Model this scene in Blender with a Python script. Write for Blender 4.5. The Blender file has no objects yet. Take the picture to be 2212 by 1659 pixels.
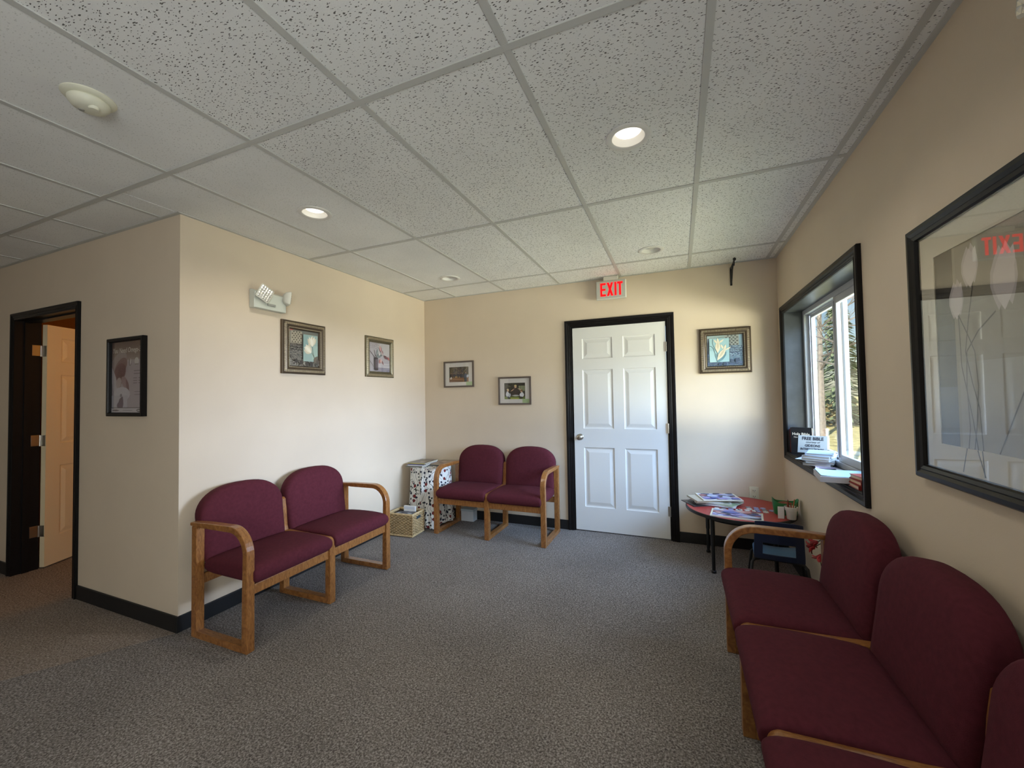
import bpy, bmesh, math, random
from mathutils import Vector, Matrix
random.seed(7)
S = bpy.context.scene
COL = S.collection
PI = math.pi

# ------------------------------------------------------------------ camera
CX, CY, CZ = 2.7611, -4.0197, 1.3614
F_PX = 873.604
cam_d = bpy.data.cameras.new('camera')
cam = bpy.data.objects.new('camera', cam_d); COL.objects.link(cam)
cam_d.sensor_fit = 'HORIZONTAL'; cam_d.sensor_width = 36.0
cam_d.lens = 36.0 * F_PX / 2212.0
cam_d.clip_start = 0.02; cam_d.clip_end = 300
Rv = Vector((0.92457441, 0.38062112, -0.01702134))
Uv = Vector((0.02629413, -0.01917539, 0.99947032))
Fv = Vector((-0.38009312, 0.92453224, 0.02773718))
m3 = Matrix((Rv, Uv, -Fv)).transposed()
cam.matrix_world = Matrix.Translation((CX, CY, CZ)) @ m3.to_4x4()
S.camera = cam

# ------------------------------------------------------------------ view, world, sun, big lights
S.view_settings.view_transform = 'Standard'
S.view_settings.look = 'None'
S.view_settings.gamma = 1.0
S.view_settings.use_curve_mapping = False
S.view_settings.exposure = 0.0

W = bpy.data.worlds.new('sky'); S.world = W; W.use_nodes = True
wn = W.node_tree.nodes; wl = W.node_tree.links; wn.clear()
wo = wn.new('ShaderNodeOutputWorld'); wb = wn.new('ShaderNodeBackground'); sk = wn.new('ShaderNodeTexSky')
sk.sky_type = 'NISHITA'; sk.sun_disc = False
sk.sun_elevation = math.radians(42); sk.sun_rotation = math.radians(250)
sk.air_density = 1.0; sk.dust_density = 0.6; sk.ozone_density = 1.0
wb.inputs['Strength'].default_value = 0.19
wl.new(sk.outputs[0], wb.inputs[0]); wl.new(wb.outputs[0], wo.inputs[0])

def light(name, kind, loc, energy, color, target=None, **kw):
    d = bpy.data.lights.new(name, kind); d.energy = energy; d.color = color
    for k, v in kw.items(): setattr(d, k, v)
    o = bpy.data.objects.new(name, d); COL.objects.link(o); o.location = loc
    if target is not None:
        o.rotation_euler = (Vector(target) - Vector(loc)).to_track_quat('-Z', 'Y').to_euler()
    return o
# sun from behind the building (west-south-west): lights lawn and trees, never enters the room
light('sun', 'SUN', (-5, -5, 12), 9.0, (1.0, 0.93, 0.80), target=(-5 + .38, -5 + 1.0, 12 - .80), angle=math.radians(0.6))
# unseen area lamps added outside window_1, standing in for sky and lawn light
light('east_sky_fill', 'AREA', (11.5, -2.6, 4.4), 2450, (0.50, 0.69, 1.0), target=(3.7, -0.9, 1.4), shape='RECTANGLE', size=8.0, size_y=3.0)
light('horizon_sky_fill', 'AREA', (12.0, 0.2, 2.6), 2650, (0.62, 0.73, 1.0), target=(3.7, -0.9, 1.43), shape='RECTANGLE', size=6.4, size_y=2.0)
light('upper_sky_fill', 'AREA', (6.5, -2.6, 4.2), 850, (0.42, 0.62, 1.0), target=(3.7, -0.9, 1.4), shape='RECTANGLE', size=5.0, size_y=2.5)
light('lawn_bounce_fill', 'AREA', (9.2, -3.4, -0.30), 2300, (1.0, 0.99, 0.86), target=(3.7, -0.9, 1.5), shape='RECTANGLE', size=9.6, size_y=2.4)
light('near_lawn_fill', 'AREA', (5.6, -1.2, -0.33), 65, (1.0, 0.88, 0.84), target=(3.7, -0.9, 1.5), shape='RECTANGLE', size=3.0, size_y=2.2)
# fill lamp added out of view behind the camera; no window is there
light('rear_fill', 'AREA', (3.5, -5.3, 1.35), 80, (0.90, 0.97, 1.0), target=(0, -4.9, 1.9), shape='RECTANGLE', size=1.4, size_y=1.1)
# warm lamp in the room behind the open door
light('side_room_lamp', 'POINT', (-1.0, -1.25, 2.0), 17, (1.0, 0.44, 0.07), shadow_soft_size=0.12)

# ------------------------------------------------------------------ helpers: materials
def lin(c):
    return tuple(((v/255)/12.92 if v/255 <= .04045 else ((v/255+.055)/1.055)**2.4) for v in c) + (1.0,)
_M = {}
def mat(name, c, rough=.6, metal=0, var=0, vscale=20, bump=0, bscale=200, spec=.5, stretch=None, emit=0, coat=0, detail=3):
    if name in _M: return _M[name]
    m = bpy.data.materials.new(name); m.use_nodes = True; _M[name] = m
    nt = m.node_tree; n = nt.nodes; l = nt.links
    b = n['Principled BSDF']
    b.inputs['Base Color'].default_value = lin(c); b.inputs['Roughness'].default_value = rough
    b.inputs['Metallic'].default_value = metal; b.inputs['Specular IOR Level'].default_value = spec
    if coat: b.inputs['Coat Weight'].default_value = coat
    if emit:
        b.inputs['Emission Color'].default_value = lin(c); b.inputs['Emission Strength'].default_value = emit
    if var or bump:
        tc = n.new('ShaderNodeTexCoord'); mp = n.new('ShaderNodeMapping'); l.new(tc.outputs['Object'], mp.inputs[0])
        if stretch: mp.inputs['Scale'].default_value = stretch
    if var:
        t = n.new('ShaderNodeTexNoise'); t.inputs['Scale'].default_value = vscale; t.inputs['Detail'].default_value = detail
        l.new(mp.outputs[0], t.inputs['Vector'])
        r = n.new('ShaderNodeMapRange'); r.inputs[1].default_value = .3; r.inputs[2].default_value = .7
        r.inputs[3].default_value = 1 - var; r.inputs[4].default_value = 1 + var
        l.new(t.outputs['Fac'], r.inputs[0])
        x = n.new('ShaderNodeMix'); x.data_type = 'RGBA'; x.blend_type = 'MULTIPLY'; x.inputs[0].default_value = 1
        x.inputs[6].default_value = lin(c)
        l.new(r.outputs[0], x.inputs[7]); l.new(x.outputs[2], b.inputs['Base Color'])
    if bump:
        t2 = n.new('ShaderNodeTexNoise'); t2.inputs['Scale'].default_value = bscale; t2.inputs['Detail'].default_value = 2
        l.new(mp.outputs[0], t2.inputs['Vector'])
        bp = n.new('ShaderNodeBump'); bp.inputs['Strength'].default_value = bump; bp.inputs['Distance'].default_value = .002
        l.new(t2.outputs['Fac'], bp.inputs['Height']); l.new(bp.outputs[0], b.inputs['Normal'])
    return m

def flat(c, rough=.55):
    return mat('ink_%d_%d_%d' % tuple(c), c, rough)

def glass(name, tint=(1, 1, 1), base=.04):
    m = bpy.data.materials.new(name); m.use_nodes = True; nt = m.node_tree; n = nt.nodes; l = nt.links; n.clear()
    o = n.new('ShaderNodeOutputMaterial'); mx = n.new('ShaderNodeMixShader'); tr = n.new('ShaderNodeBsdfTransparent')
    gl = n.new('ShaderNodeBsdfGlossy'); gl.inputs['Roughness'].default_value = 0.0
    tr.inputs[0].default_value = tint + (1,)
    lw = n.new('ShaderNodeLayerWeight'); lw.inputs[0].default_value = .5
    p = n.new('ShaderNodeMath'); p.operation = 'POWER'; p.inputs[1].default_value = 5
    a = n.new('ShaderNodeMath'); a.operation = 'MULTIPLY_ADD'; a.inputs[1].default_value = .9; a.inputs[2].default_value = base
    l.new(lw.outputs['Facing'], p.inputs[0]); l.new(p.outputs[0], a.inputs[0]); l.new(a.outputs[0], mx.inputs[0])
    l.new(tr.outputs[0], mx.inputs[1]); l.new(gl.outputs[0], mx.inputs[2]); l.new(mx.outputs[0], o.inputs[0])
    return m

def tile_material(name, hole_colour):
    m = bpy.data.materials.new(name); m.use_nodes = True; nt = m.node_tree; n = nt.nodes; l = nt.links
    b = n['Principled BSDF']; b.inputs['Roughness'].default_value = .9; b.inputs['Specular IOR Level'].default_value = .1
    g = n.new('ShaderNodeNewGeometry')
    nz = n.new('ShaderNodeTexNoise'); nz.inputs['Scale'].default_value = 60; nz.inputs['Detail'].default_value = 1
    l.new(g.outputs['Position'], nz.inputs['Vector'])
    mul = n.new('ShaderNodeVectorMath'); mul.operation = 'MULTIPLY_ADD'
    mul.inputs[1].default_value = (.010, .010, 0); l.new(nz.outputs['Color'], mul.inputs[0]); l.new(g.outputs['Position'], mul.inputs[2])
    facs = []
    for ang, sx_ in ((.5, 1), (2.0, 1), (1.2, 1)):
        mp = n.new('ShaderNodeMapping'); mp.inputs['Rotation'].default_value = (0, 0, ang); mp.inputs['Scale'].default_value = (.42, 1.1, 1); mp.inputs['Location'].default_value = (ang*3, ang, 0)
        l.new(mul.outputs[0], mp.inputs[0])
        v = n.new('ShaderNodeTexVoronoi'); v.voronoi_dimensions = '2D'; v.inputs['Scale'].default_value = 92
        l.new(mp.outputs[0], v.inputs['Vector'])
        sep = n.new('ShaderNodeSeparateColor'); l.new(v.outputs['Color'], sep.inputs[0])
        th = n.new('ShaderNodeMapRange'); th.inputs[1].default_value = .32; th.inputs[2].default_value = 1; th.inputs[3].default_value = 0; th.inputs[4].default_value = .17
        l.new(sep.outputs[0], th.inputs[0])
        lt = n.new('ShaderNodeMath'); lt.operation = 'LESS_THAN'; l.new(v.outputs['Distance'], lt.inputs[0]); l.new(th.outputs[0], lt.inputs[1]); facs.append(lt)
    m1 = n.new('ShaderNodeMath'); m1.operation = 'MAXIMUM'; l.new(facs[0].outputs[0], m1.inputs[0]); l.new(facs[1].outputs[0], m1.inputs[1])
    lt = n.new('ShaderNodeMath'); lt.operation = 'MAXIMUM'; l.new(m1.outputs[0], lt.inputs[0]); l.new(facs[2].outputs[0], lt.inputs[1])
    n2 = n.new('ShaderNodeTexNoise'); n2.inputs['Scale'].default_value = 2.2; l.new(g.outputs['Position'], n2.inputs['Vector'])
    r2 = n.new('ShaderNodeMapRange'); r2.inputs[1].default_value = .3; r2.inputs[2].default_value = .7; r2.inputs[3].default_value = .94; r2.inputs[4].default_value = 1.04
    l.new(n2.outputs['Fac'], r2.inputs[0])
    base = n.new('ShaderNodeMix'); base.data_type = 'RGBA'; base.blend_type = 'MULTIPLY'; base.inputs[0].default_value = 1
    base.inputs[6].default_value = lin((238, 238, 235)); l.new(r2.outputs[0], base.inputs[7])
    mx = n.new('ShaderNodeMix'); mx.data_type = 'RGBA'; l.new(lt.outputs[0], mx.inputs[0])
    l.new(base.outputs[2], mx.inputs[6]); mx.inputs[7].default_value = lin(hole_colour); l.new(mx.outputs[2], b.inputs['Base Color'])
    n3 = n.new('ShaderNodeTexNoise'); n3.inputs['Scale'].default_value = 170; l.new(g.outputs['Position'], n3.inputs['Vector'])
    bp = n.new('ShaderNodeBump'); bp.inputs['Strength'].default_value = .35; bp.inputs['Distance'].default_value = .002
    l.new(n3.outputs['Fac'], bp.inputs['Height']); l.new(bp.outputs[0], b.inputs['Normal'])
    return m

def carpet_material(name, c1, c2, c3):
    m = bpy.data.materials.new(name); m.use_nodes = True; nt = m.node_tree; n = nt.nodes; l = nt.links
    b = n['Principled BSDF']; b.inputs['Roughness'].default_value = .95; b.inputs['Specular IOR Level'].default_value = .05
    g = n.new('ShaderNodeNewGeometry')
    def noise(s, d=2, dist=0):
        t = n.new('ShaderNodeTexNoise'); t.inputs['Scale'].default_value = s; t.inputs['Detail'].default_value = d; t.inputs['Distortion'].default_value = dist
        l.new(g.outputs['Position'], t.inputs['Vector']); return t
    f = noise(130, 3, .6); r = n.new('ShaderNodeValToRGB'); e = r.color_ramp.elements
    e[0].position = .34; e[0].color = lin(c1); e[1].position = .66; e[1].color = lin(c3); x = e.new(.5); x.color = lin(c2)
    l.new(f.outputs['Fac'], r.inputs[0])
    big = noise(1.6, 4); rg = n.new('ShaderNodeMapRange'); rg.inputs[1].default_value = .3; rg.inputs[2].default_value = .7; rg.inputs[3].default_value = .88; rg.inputs[4].default_value = 1.12
    l.new(big.outputs['Fac'], rg.inputs[0])
    mx = n.new('ShaderNodeMix'); mx.data_type = 'RGBA'; mx.blend_type = 'MULTIPLY'; mx.inputs[0].default_value = 1
    l.new(r.outputs[0], mx.inputs[6]); l.new(rg.outputs[0], mx.inputs[7]); l.new(mx.outputs[2], b.inputs['Base Color'])
    fb = noise(210, 3); bp = n.new('ShaderNodeBump'); bp.inputs['Strength'].default_value = .7; bp.inputs['Distance'].default_value = .004
    l.new(fb.outputs['Fac'], bp.inputs['Height']); l.new(bp.outputs[0], b.inputs['Normal'])
    return m

def floral_material():
    m = bpy.data.materials.new('floral_cotton'); m.use_nodes = True; nt = m.node_tree; n = nt.nodes; l = nt.links
    b = n['Principled BSDF']; b.inputs['Roughness'].default_value = .9; b.inputs['Specular IOR Level'].default_value = .1
    uv = n.new('ShaderNodeUVMap'); uv.uv_map = 'UVMap'
    def vor(s, off):
        mp = n.new('ShaderNodeMapping'); mp.inputs['Location'].default_value = off; l.new(uv.outputs[0], mp.inputs[0])
        nz = n.new('ShaderNodeTexNoise'); nz.inputs['Scale'].default_value = 70; nz.inputs['Detail'].default_value = 1; l.new(mp.outputs[0], nz.inputs['Vector'])
        ma = n.new('ShaderNodeVectorMath'); ma.operation = 'MULTIPLY_ADD'; ma.inputs[1].default_value = (.012, .012, 0)
        l.new(nz.outputs['Color'], ma.inputs[0]); l.new(mp.outputs[0], ma.inputs[2])
        v = n.new('ShaderNodeTexVoronoi'); v.voronoi_dimensions = '2D'; v.inputs['Scale'].default_value = s
        l.new(ma.outputs[0], v.inputs['Vector']); return v
    col = None
    prev = n.new('ShaderNodeRGB'); prev.outputs[0].default_value = lin((222, 220, 214)); prev = prev.outputs[0]
    # stems, dark leaves, navy buds, red-brown roses
    wv = n.new('ShaderNodeTexWave'); wv.inputs['Scale'].default_value = 7; wv.inputs['Distortion'].default_value = 14; wv.inputs['Detail'].default_value = 1
    l.new(uv.outputs[0], wv.inputs['Vector'])
    gt = n.new('ShaderNodeMath'); gt.operation = 'GREATER_THAN'; gt.inputs[1].default_value = .985; l.new(wv.outputs['Fac'], gt.inputs[0])
    for src, thr, c in ((gt, None, (70, 72, 66)), (vor(27, (0, 0, 0)), .24, (56, 58, 60)), (vor(20, (3, 1, 0)), .22, (36, 42, 60)), (vor(13.5, (7, 2, 0)), .22, (116, 48, 48))):
        mx = n.new('ShaderNodeMix'); mx.data_type = 'RGBA'
        if thr is None: fac = src.outputs[0]
        else:
            lt = n.new('ShaderNodeMath'); lt.operation = 'LESS_THAN'; l.new(src.outputs['Distance'], lt.inputs[0])
            sp = n.new('ShaderNodeSeparateColor'); l.new(src.outputs['Color'], sp.inputs[0])
            gg = n.new('ShaderNodeMath'); gg.operation = 'GREATER_THAN'; gg.inputs[1].default_value = .42; l.new(sp.outputs[0], gg.inputs[0])
            tm = n.new('ShaderNodeMath'); tm.operation = 'MULTIPLY'; tm.inputs[1].default_value = thr; l.new(gg.outputs[0], tm.inputs[0]); l.new(tm.outputs[0], lt.inputs[1])
            fac = lt.outputs[0]
        l.new(fac, mx.inputs[0]); l.new(prev, mx.inputs[6]); mx.inputs[7].default_value = lin(c); prev = mx.outputs[2]
    l.new(prev, b.inputs['Base Color'])
    return m

def wood_material(name, c1, c2):
    m = bpy.data.materials.new(name); m.use_nodes = True; nt = m.node_tree; n = nt.nodes; l = nt.links
    b = n['Principled BSDF']; b.inputs['Roughness'].default_value = .33; b.inputs['Specular IOR Level'].default_value = .5; b.inputs['Coat Weight'].default_value = .5; b.inputs['Coat Roughness'].default_value = .18
    tc = n.new('ShaderNodeTexCoord'); mp = n.new('ShaderNodeMapping'); mp.inputs['Scale'].default_value = (14, 3, 3)
    l.new(tc.outputs['Object'], mp.inputs[0])
    t = n.new('ShaderNodeTexNoise'); t.inputs['Scale'].default_value = 9; t.inputs['Detail'].default_value = 5; t.inputs['Distortion'].default_value = 1.2
    l.new(mp.outputs[0], t.inputs['Vector'])
    r = n.new('ShaderNodeValToRGB'); r.color_ramp.elements[0].position = .35; r.color_ramp.elements[0].color = lin(c1)
    r.color_ramp.elements[1].position = .68; r.color_ramp.elements[1].color = lin(c2)
    l.new(t.outputs['Fac'], r.inputs[0]); l.new(r.outputs[0], b.inputs['Base Color'])
    return m

WALL = mat('tan_wall_paint', (216, 200, 178), .75, var=.02, vscale=3, bump=.12, bscale=260, spec=.3)
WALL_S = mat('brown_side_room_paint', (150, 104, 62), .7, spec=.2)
TILE = tile_material('fissured_ceiling_tile', (104, 102, 98))
TILE_S = tile_material('faint_fleck_ceiling_tile', (214, 214, 210))  # same fleck pattern in a paler colour, for the left columns
TEE = mat('white_grid_metal', (196, 196, 191), .5)
CARPET = carpet_material('grey_brown_carpet', (90, 84, 80), (130, 123, 118), (172, 165, 160))
CARPET2 = carpet_material('worn_brown_carpet', (108, 96, 87), (144, 131, 120), (178, 165, 154))
BLACK = mat('black_trim_paint', (20, 18, 18), .40, var=.15, vscale=30, spec=.22)
RUBBER = mat('black_rubber_base', (17, 17, 19), .55)
DOORW = mat('white_door_paint', (226, 226, 224), .42, bump=.05, bscale=90, stretch=(1, 1, .1))
VINYL = mat('white_vinyl', (196, 200, 204), .45)
CHROME = mat('satin_nickel', (190, 186, 178), .28, 1)
OAK = wood_material('oak_varnish', (128, 80, 38), (170, 116, 62))
MAROON = mat('maroon_upholstery', (84, 36, 45), .92, var=.10, vscale=55, bump=.35, bscale=420, spec=.15)
WHITEP = mat('white_plastic', (214, 212, 200), .45)
CANW = mat('white_can_trim', (228, 226, 220), .5)
PAPER = mat('white_paper', (232, 230, 226), .8)
PGLASS = glass('picture_glass', base=.07)
WGLASS = glass('window_glass', (.97, .99, .98), base=.03)
SILVER = mat('antique_silver_frame', (198, 186, 160), .30, .7, var=.15, vscale=80)
SILVER_D = mat('dark_bronze_frame', (100, 87, 72), .38, .6)
BLKFRAME = mat('black_frame_lacquer', (19, 18, 18), .36, spec=.25)
BRNFRAME = mat('brown_grey_frame', (92, 80, 72), .5)

# ------------------------------------------------------------------ helpers: meshes
class MB:
    def __init__(self): self.v = []; self.f = []; self.mi = []; self.uv = None
    def add(self, vs, fs, mi=0):
        b = len(self.v); self.v += [tuple(p) for p in vs]
        for f in fs: self.f.append([b + i for i in f]); self.mi.append(mi)
        return b
    def box(self, a, b, mi=0):
        x0, y0, z0 = a; x1, y1, z1 = b
        x0, x1 = min(x0, x1), max(x0, x1); y0, y1 = min(y0, y1), max(y0, y1); z0, z1 = min(z0, z1), max(z0, z1)
        self.add([(x0, y0, z0), (x1, y0, z0), (x1, y1, z0), (x0, y1, z0), (x0, y0, z1), (x1, y0, z1), (x1, y1, z1), (x0, y1, z1)],
                 [(0, 3, 2, 1), (4, 5, 6, 7), (0, 1, 5, 4), (1, 2, 6, 5), (2, 3, 7, 6), (3, 0, 4, 7)], mi); return self
    def prism(self, poly, fn, d0, d1, mi=0):
        """poly: 2D loop; fn(a, b, d) -> point; extruded between d0 and d1"""
        n = len(poly)
        vs = [fn(a, b, d0) for a, b in poly] + [fn(a, b, d1) for a, b in poly]
        fs = [list(range(n))[::-1], list(range(n, 2*n))] + [(i, (i+1) % n, n+(i+1) % n, n+i) for i in range(n)]
        self.add(vs, fs, mi); return self
    def band(self, outer, inner, fn, d0, d1, closed=False, mi=0):
        """strip between two polylines of the same length, extruded"""
        n = len(outer); vs = []
        for a, b in zip(outer, inner): vs += [fn(*a, d0), fn(*b, d0), fn(*b, d1), fn(*a, d1)]
        fs = []
        for i in range(n if closed else n-1):
            p, q = 4*i, 4*((i+1) % n)
            for k in range(4): fs.append((p+k, p+(k+1) % 4, q+(k+1) % 4, q+k))
        if not closed: fs += [(0, 3, 2, 1), (4*n-4, 4*n-3, 4*n-2, 4*n-1)]
        self.add(vs, fs, mi); return self
    def tube(self, pts, r, seg=8, cap=True, mi=0):
        pts = [Vector(p) for p in pts]; n = len(pts); rs = r if isinstance(r, (list, tuple)) else [r]*n
        vs = []; ref = None
        for i, p in enumerate(pts):
            t = (pts[min(i+1, n-1)] - pts[max(i-1, 0)]).normalized()
            if ref is None: ref = Vector((0, 0, 1)) if abs(t.z) < .9 else Vector((1, 0, 0))
            a = t.cross(ref).normalized(); b = t.cross(a).normalized(); ref = -b if False else ref
            if abs(t.dot(ref)) > .97: ref = Vector((0, 1, 0)) if abs(t.y) < .9 else Vector((1, 0, 0))
            for k in range(seg):
                an = 2*PI*k/seg; vs.append(p + a*math.cos(an)*rs[i] + b*math.sin(an)*rs[i])
        fs = [(i*seg+k, i*seg+(k+1) % seg, (i+1)*seg+(k+1) % seg, (i+1)*seg+k) for i in range(n-1) for k in range(seg)]
        if cap: fs += [list(range(seg)), list(range((n-1)*seg, n*seg))[::-1]]
        self.add(vs, fs, mi); return self
    def lathe(self, prof, c=(0, 0, 0), seg=32, axis='z', mi=0, cap0=True, cap1=True):
        vs = []
        for r, z in prof:
            for k in range(seg):
                a = 2*PI*k/seg
                if axis == 'z': p = (c[0]+r*math.cos(a), c[1]+r*math.sin(a), c[2]+z)
                elif axis == 'y': p = (c[0]+r*math.cos(a), c[1]+z, c[2]+r*math.sin(a))
                else: p = (c[0]+z, c[1]+r*math.cos(a), c[2]+r*math.sin(a))
                vs.append(p)
        fs = [(i*seg+k, i*seg+(k+1) % seg, (i+1)*seg+(k+1) % seg, (i+1)*seg+k) for i in range(len(prof)-1) for k in range(seg)]
        if cap0: fs.append(list(range(seg))[::-1])
        if cap1: fs.append(list(range((len(prof)-1)*seg, len(prof)*seg)))
        self.add(vs, fs, mi); return self

def link(name, me, parent=None):
    o = bpy.data.objects.new(name, me); COL.objects.link(o)
    if parent is not None: o.parent = parent
    return o
def obj(name, mb, m, parent=None, bevel=0, smooth=False, sub=0, seg=2, loc=None, rot=None):
    me = bpy.data.meshes.new(name); me.from_pydata(mb.v, [], mb.f)
    ms = m if isinstance(m, (list, tuple)) else [m]
    for x in ms: me.materials.append(x)
    if len(ms) > 1: me.polygons.foreach_set('material_index', mb.mi)
    if mb.uv is not None:
        ul = me.uv_layers.new(name='UVMap')
        for lp in me.loops: ul.data[lp.index].uv = mb.uv[lp.vertex_index]
    bm = bmesh.new(); bm.from_mesh(me); bmesh.ops.recalc_face_normals(bm, faces=bm.faces)
    if smooth:
        for f in bm.faces: f.smooth = True
        for e in bm.edges:
            if len(e.link_faces) == 2 and e.calc_face_angle(0) > math.radians(40): e.smooth = False
    bm.to_mesh(me); bm.free(); me.update()
    o = link(name, me, parent)
    if bevel:
        b = o.modifiers.new('bevel', 'BEVEL'); b.width = bevel; b.segments = seg; b.limit_method = 'ANGLE'; b.angle_limit = math.radians(40)
    if sub:
        s = o.modifiers.new('sub', 'SUBSURF'); s.levels = sub; s.render_levels = sub
    if loc is not None: o.location = loc
    if rot is not None: o.rotation_euler = rot
    return o
def boxo(name, a, b, m, parent=None, bevel=0, **k): return obj(name, MB().box(a, b), m, parent, bevel, **k)
def tag(o, label=None, cat=None, group=None, kind=None):
    if label: o['label'] = label
    if cat: o['category'] = cat
    if group: o['group'] = group
    if kind: o['kind'] = kind
    return o
def thing(name, label, cat, loc=(0, 0, 0), rz=0, group=None):
    o = link(name, None); o.location = loc; o.rotation_euler = (0, 0, rz); o.empty_display_size = .1
    return tag(o, label, cat, group)
def struct(name, mb, m, **k): return tag(obj(name, mb, m, **k), kind='structure')
def copy_tree(o, parent=None):
    c = o.copy(); COL.objects.link(c)
    if parent is not None: c.parent = parent
    for ch in [x for x in o.children]: copy_tree(ch, c)
    return c
def arc(cx, cy, r, a0, a1, n, ry=None):
    ry = r if ry is None else ry
    return [(cx + r*math.cos(math.radians(a0+(a1-a0)*i/n)), cy + ry*math.sin(math.radians(a0+(a1-a0)*i/n))) for i in range(n+1)]
def ell(cx, cy, rx, ry, rot=0, n=18):
    c, s = math.cos(math.radians(rot)), math.sin(math.radians(rot)); o = []
    for i in range(n):
        a = 2*PI*i/n; x, y = rx*math.cos(a), ry*math.sin(a); o.append((cx+x*c-y*s, cy+x*s+y*c))
    return o
def line(x0, y0, x1, y1, w=.012):
    d = Vector((x1-x0, y1-y0)); p = Vector((-d.y, d.x)).normalized()*w/2
    return [(x0+p.x, y0+p.y), (x1+p.x, y1+p.y), (x1-p.x, y1-p.y), (x0-p.x, y0-p.y)]
def curve_strip(pts, w):
    """polyline -> list of quads"""
    return [line(*pts[i], *pts[i+1], w) for i in range(len(pts)-1)]
def rect(x0, y0, x1, y1): return [(x0, y0), (x1, y0), (x1, y1), (x0, y1)]

def art(name, parent, W_, H_, shapes, fn, rough=.6, step=.00012):
    """flat print: polygons in unit coordinates, layered on one sheet; fn(x, z, depth)"""
    mb = MB(); mats = []; idx = {}
    def clip(poly):
        for ax, lim, sg in ((0, 0, 1), (0, 1, -1), (1, 0, 1), (1, 1, -1)):
            out = []
            for i in range(len(poly)):
                p, q = poly[i], poly[(i+1) % len(poly)]
                ip, iq = sg*(p[ax]-lim) >= -1e-9, sg*(q[ax]-lim) >= -1e-9
                if ip: out.append(p)
                if ip != iq:
                    t = (lim-p[ax])/(q[ax]-p[ax]); out.append((p[0]+t*(q[0]-p[0]), p[1]+t*(q[1]-p[1])))
            poly = out
            if len(poly) < 3: return poly
        return poly
    for i, (c, poly) in enumerate(shapes):
        poly = clip(poly)
        if len(poly) < 3: continue
        if c not in idx: idx[c] = len(mats); mats.append(flat(c, rough))
        mb.add([fn(x*W_, y*H_, step*i) for x, y in poly], [list(range(len(poly)))], idx[c])
    return obj(name, mb, mats, parent)

def text_mesh(body, size, align='CENTER', shear=0, bold=0, extrude=0, spacing=1.0, xs=1.0):
    cu = bpy.data.curves.new('lettering', 'FONT'); cu.body = body; cu.size = size; cu.align_x = align; cu.align_y = 'CENTER'
    cu.shear = shear; cu.offset = bold; cu.extrude = extrude; cu.space_character = spacing; cu.resolution_u = 3
    t = bpy.data.objects.new('lettering', cu); COL.objects.link(t)
    dg = bpy.context.evaluated_depsgraph_get(); me = bpy.data.meshes.new_from_object(t.evaluated_get(dg))
    bpy.data.objects.remove(t); bpy.data.curves.remove(cu)
    if xs != 1:
        for v in me.vertices: v.co.x *= xs
    return me
def text(name, body, size, m, parent, loc, rot, **k):
    me = text_mesh(body, size, **k); me.materials.clear(); me.materials.append(m)
    o = link(name, me, parent); o.location = loc; o.rotation_euler = rot
    return o

# ------------------------------------------------------------------ room constants
H = 2.4924; XR = 3.56; YB = -2.54; XW = -4.3; YS = -6.6
TOP = 2.75
DX0, DX1, DZ = 1.777, 2.664, 2.032           # back door slab
LX0, LX1, LZ = -2.145, -1.19, 2.03           # left doorway clear opening
WY0, WY1, WZ0, WZ1 = -1.63, -0.19, 0.875, 1.985   # window opening

# ------------------------------------------------------------------ floor
fl = MB().box((0, YS, -.06), (XR + .2, .12, 0)); 
struct('floor', MB().prism([(0.004, .12), (XR+.2, .12), (XR+.2, YS-.1), (-2.6, YS-.1), (0.004, YB)], lambda a, b, d: (a, b, d), -.06, 0), CARPET)
fh = struct('floor_hall', MB().prism([(-.004, .12), (-.004, YB), (-2.61, YS-.1), (XW-.1, YS-.1), (XW-.1, .12)], lambda a, b, d: (a, b, d), -.06, 0), CARPET2)

# ------------------------------------------------------------------ walls
w = MB()
w.box((-.12, 0, 0), (DX0-.03, .12, TOP)); w.box((DX1+.03, 0, 0), (XR+.2, .12, TOP)); w.box((DX0-.03, 0, DZ+.03), (DX1+.03, .12, TOP))
struct('wall_back', w, WALL)
w = MB()
w.box((XR, YS, 0), (XR+.2, WY0-.013, TOP)); w.box((XR, WY1+.013, 0), (XR+.2, 0, TOP)); w.box((XR, WY0-.013, 0), (XR+.2, WY1+.013, WZ0-.016)); w.box((XR, WY0-.013, WZ1+.013), (XR+.2, WY1+.013, TOP))
struct('wall_right', w, WALL)
struct('wall_left', MB().box((-.12, YB, 0), (0, 0, TOP)), WALL)
w = MB()
w.box((LX1+.02, YB, 0), (-.12, YB+.14, TOP)); w.box((XW, YB, 0), (LX0-.02, YB+.14, TOP)); w.box((LX0-.02, YB, LZ+.02), (LX1+.02, YB+.14, TOP))
struct('wall_hall', w, WALL)
struct('wall_hall_end', MB().box((XW-.12, YS, 0), (XW, .12, TOP)), WALL)
struct('wall_rear', MB().box((XW-.12, YS-.12, 0), (XR+.2, YS, TOP)), WALL)
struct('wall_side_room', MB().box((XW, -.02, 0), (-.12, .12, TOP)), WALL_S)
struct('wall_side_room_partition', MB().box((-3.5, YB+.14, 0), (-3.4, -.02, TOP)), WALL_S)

# baseboards
def base(name, a, b): return struct(name, MB().box(a, b), RUBBER, bevel=.003)
BH = .094
base('baseboard_back', (0, -.012, 0), (DX0-.075, 0, BH)); base('baseboard_back_right', (DX1+.075, -.012, 0), (XR, 0, BH))
base('baseboard_left', (0, YB-.012, 0), (.012, -.012, BH))
base('baseboard_hall', (LX1+.055, YB-.012, 0), (0, YB, BH)); base('baseboard_hall_far', (XW, YB-.012, 0), (LX0-.055, YB, BH))
base('baseboard_right', (XR-.012, YS, 0), (XR, -.012, BH))

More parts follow.
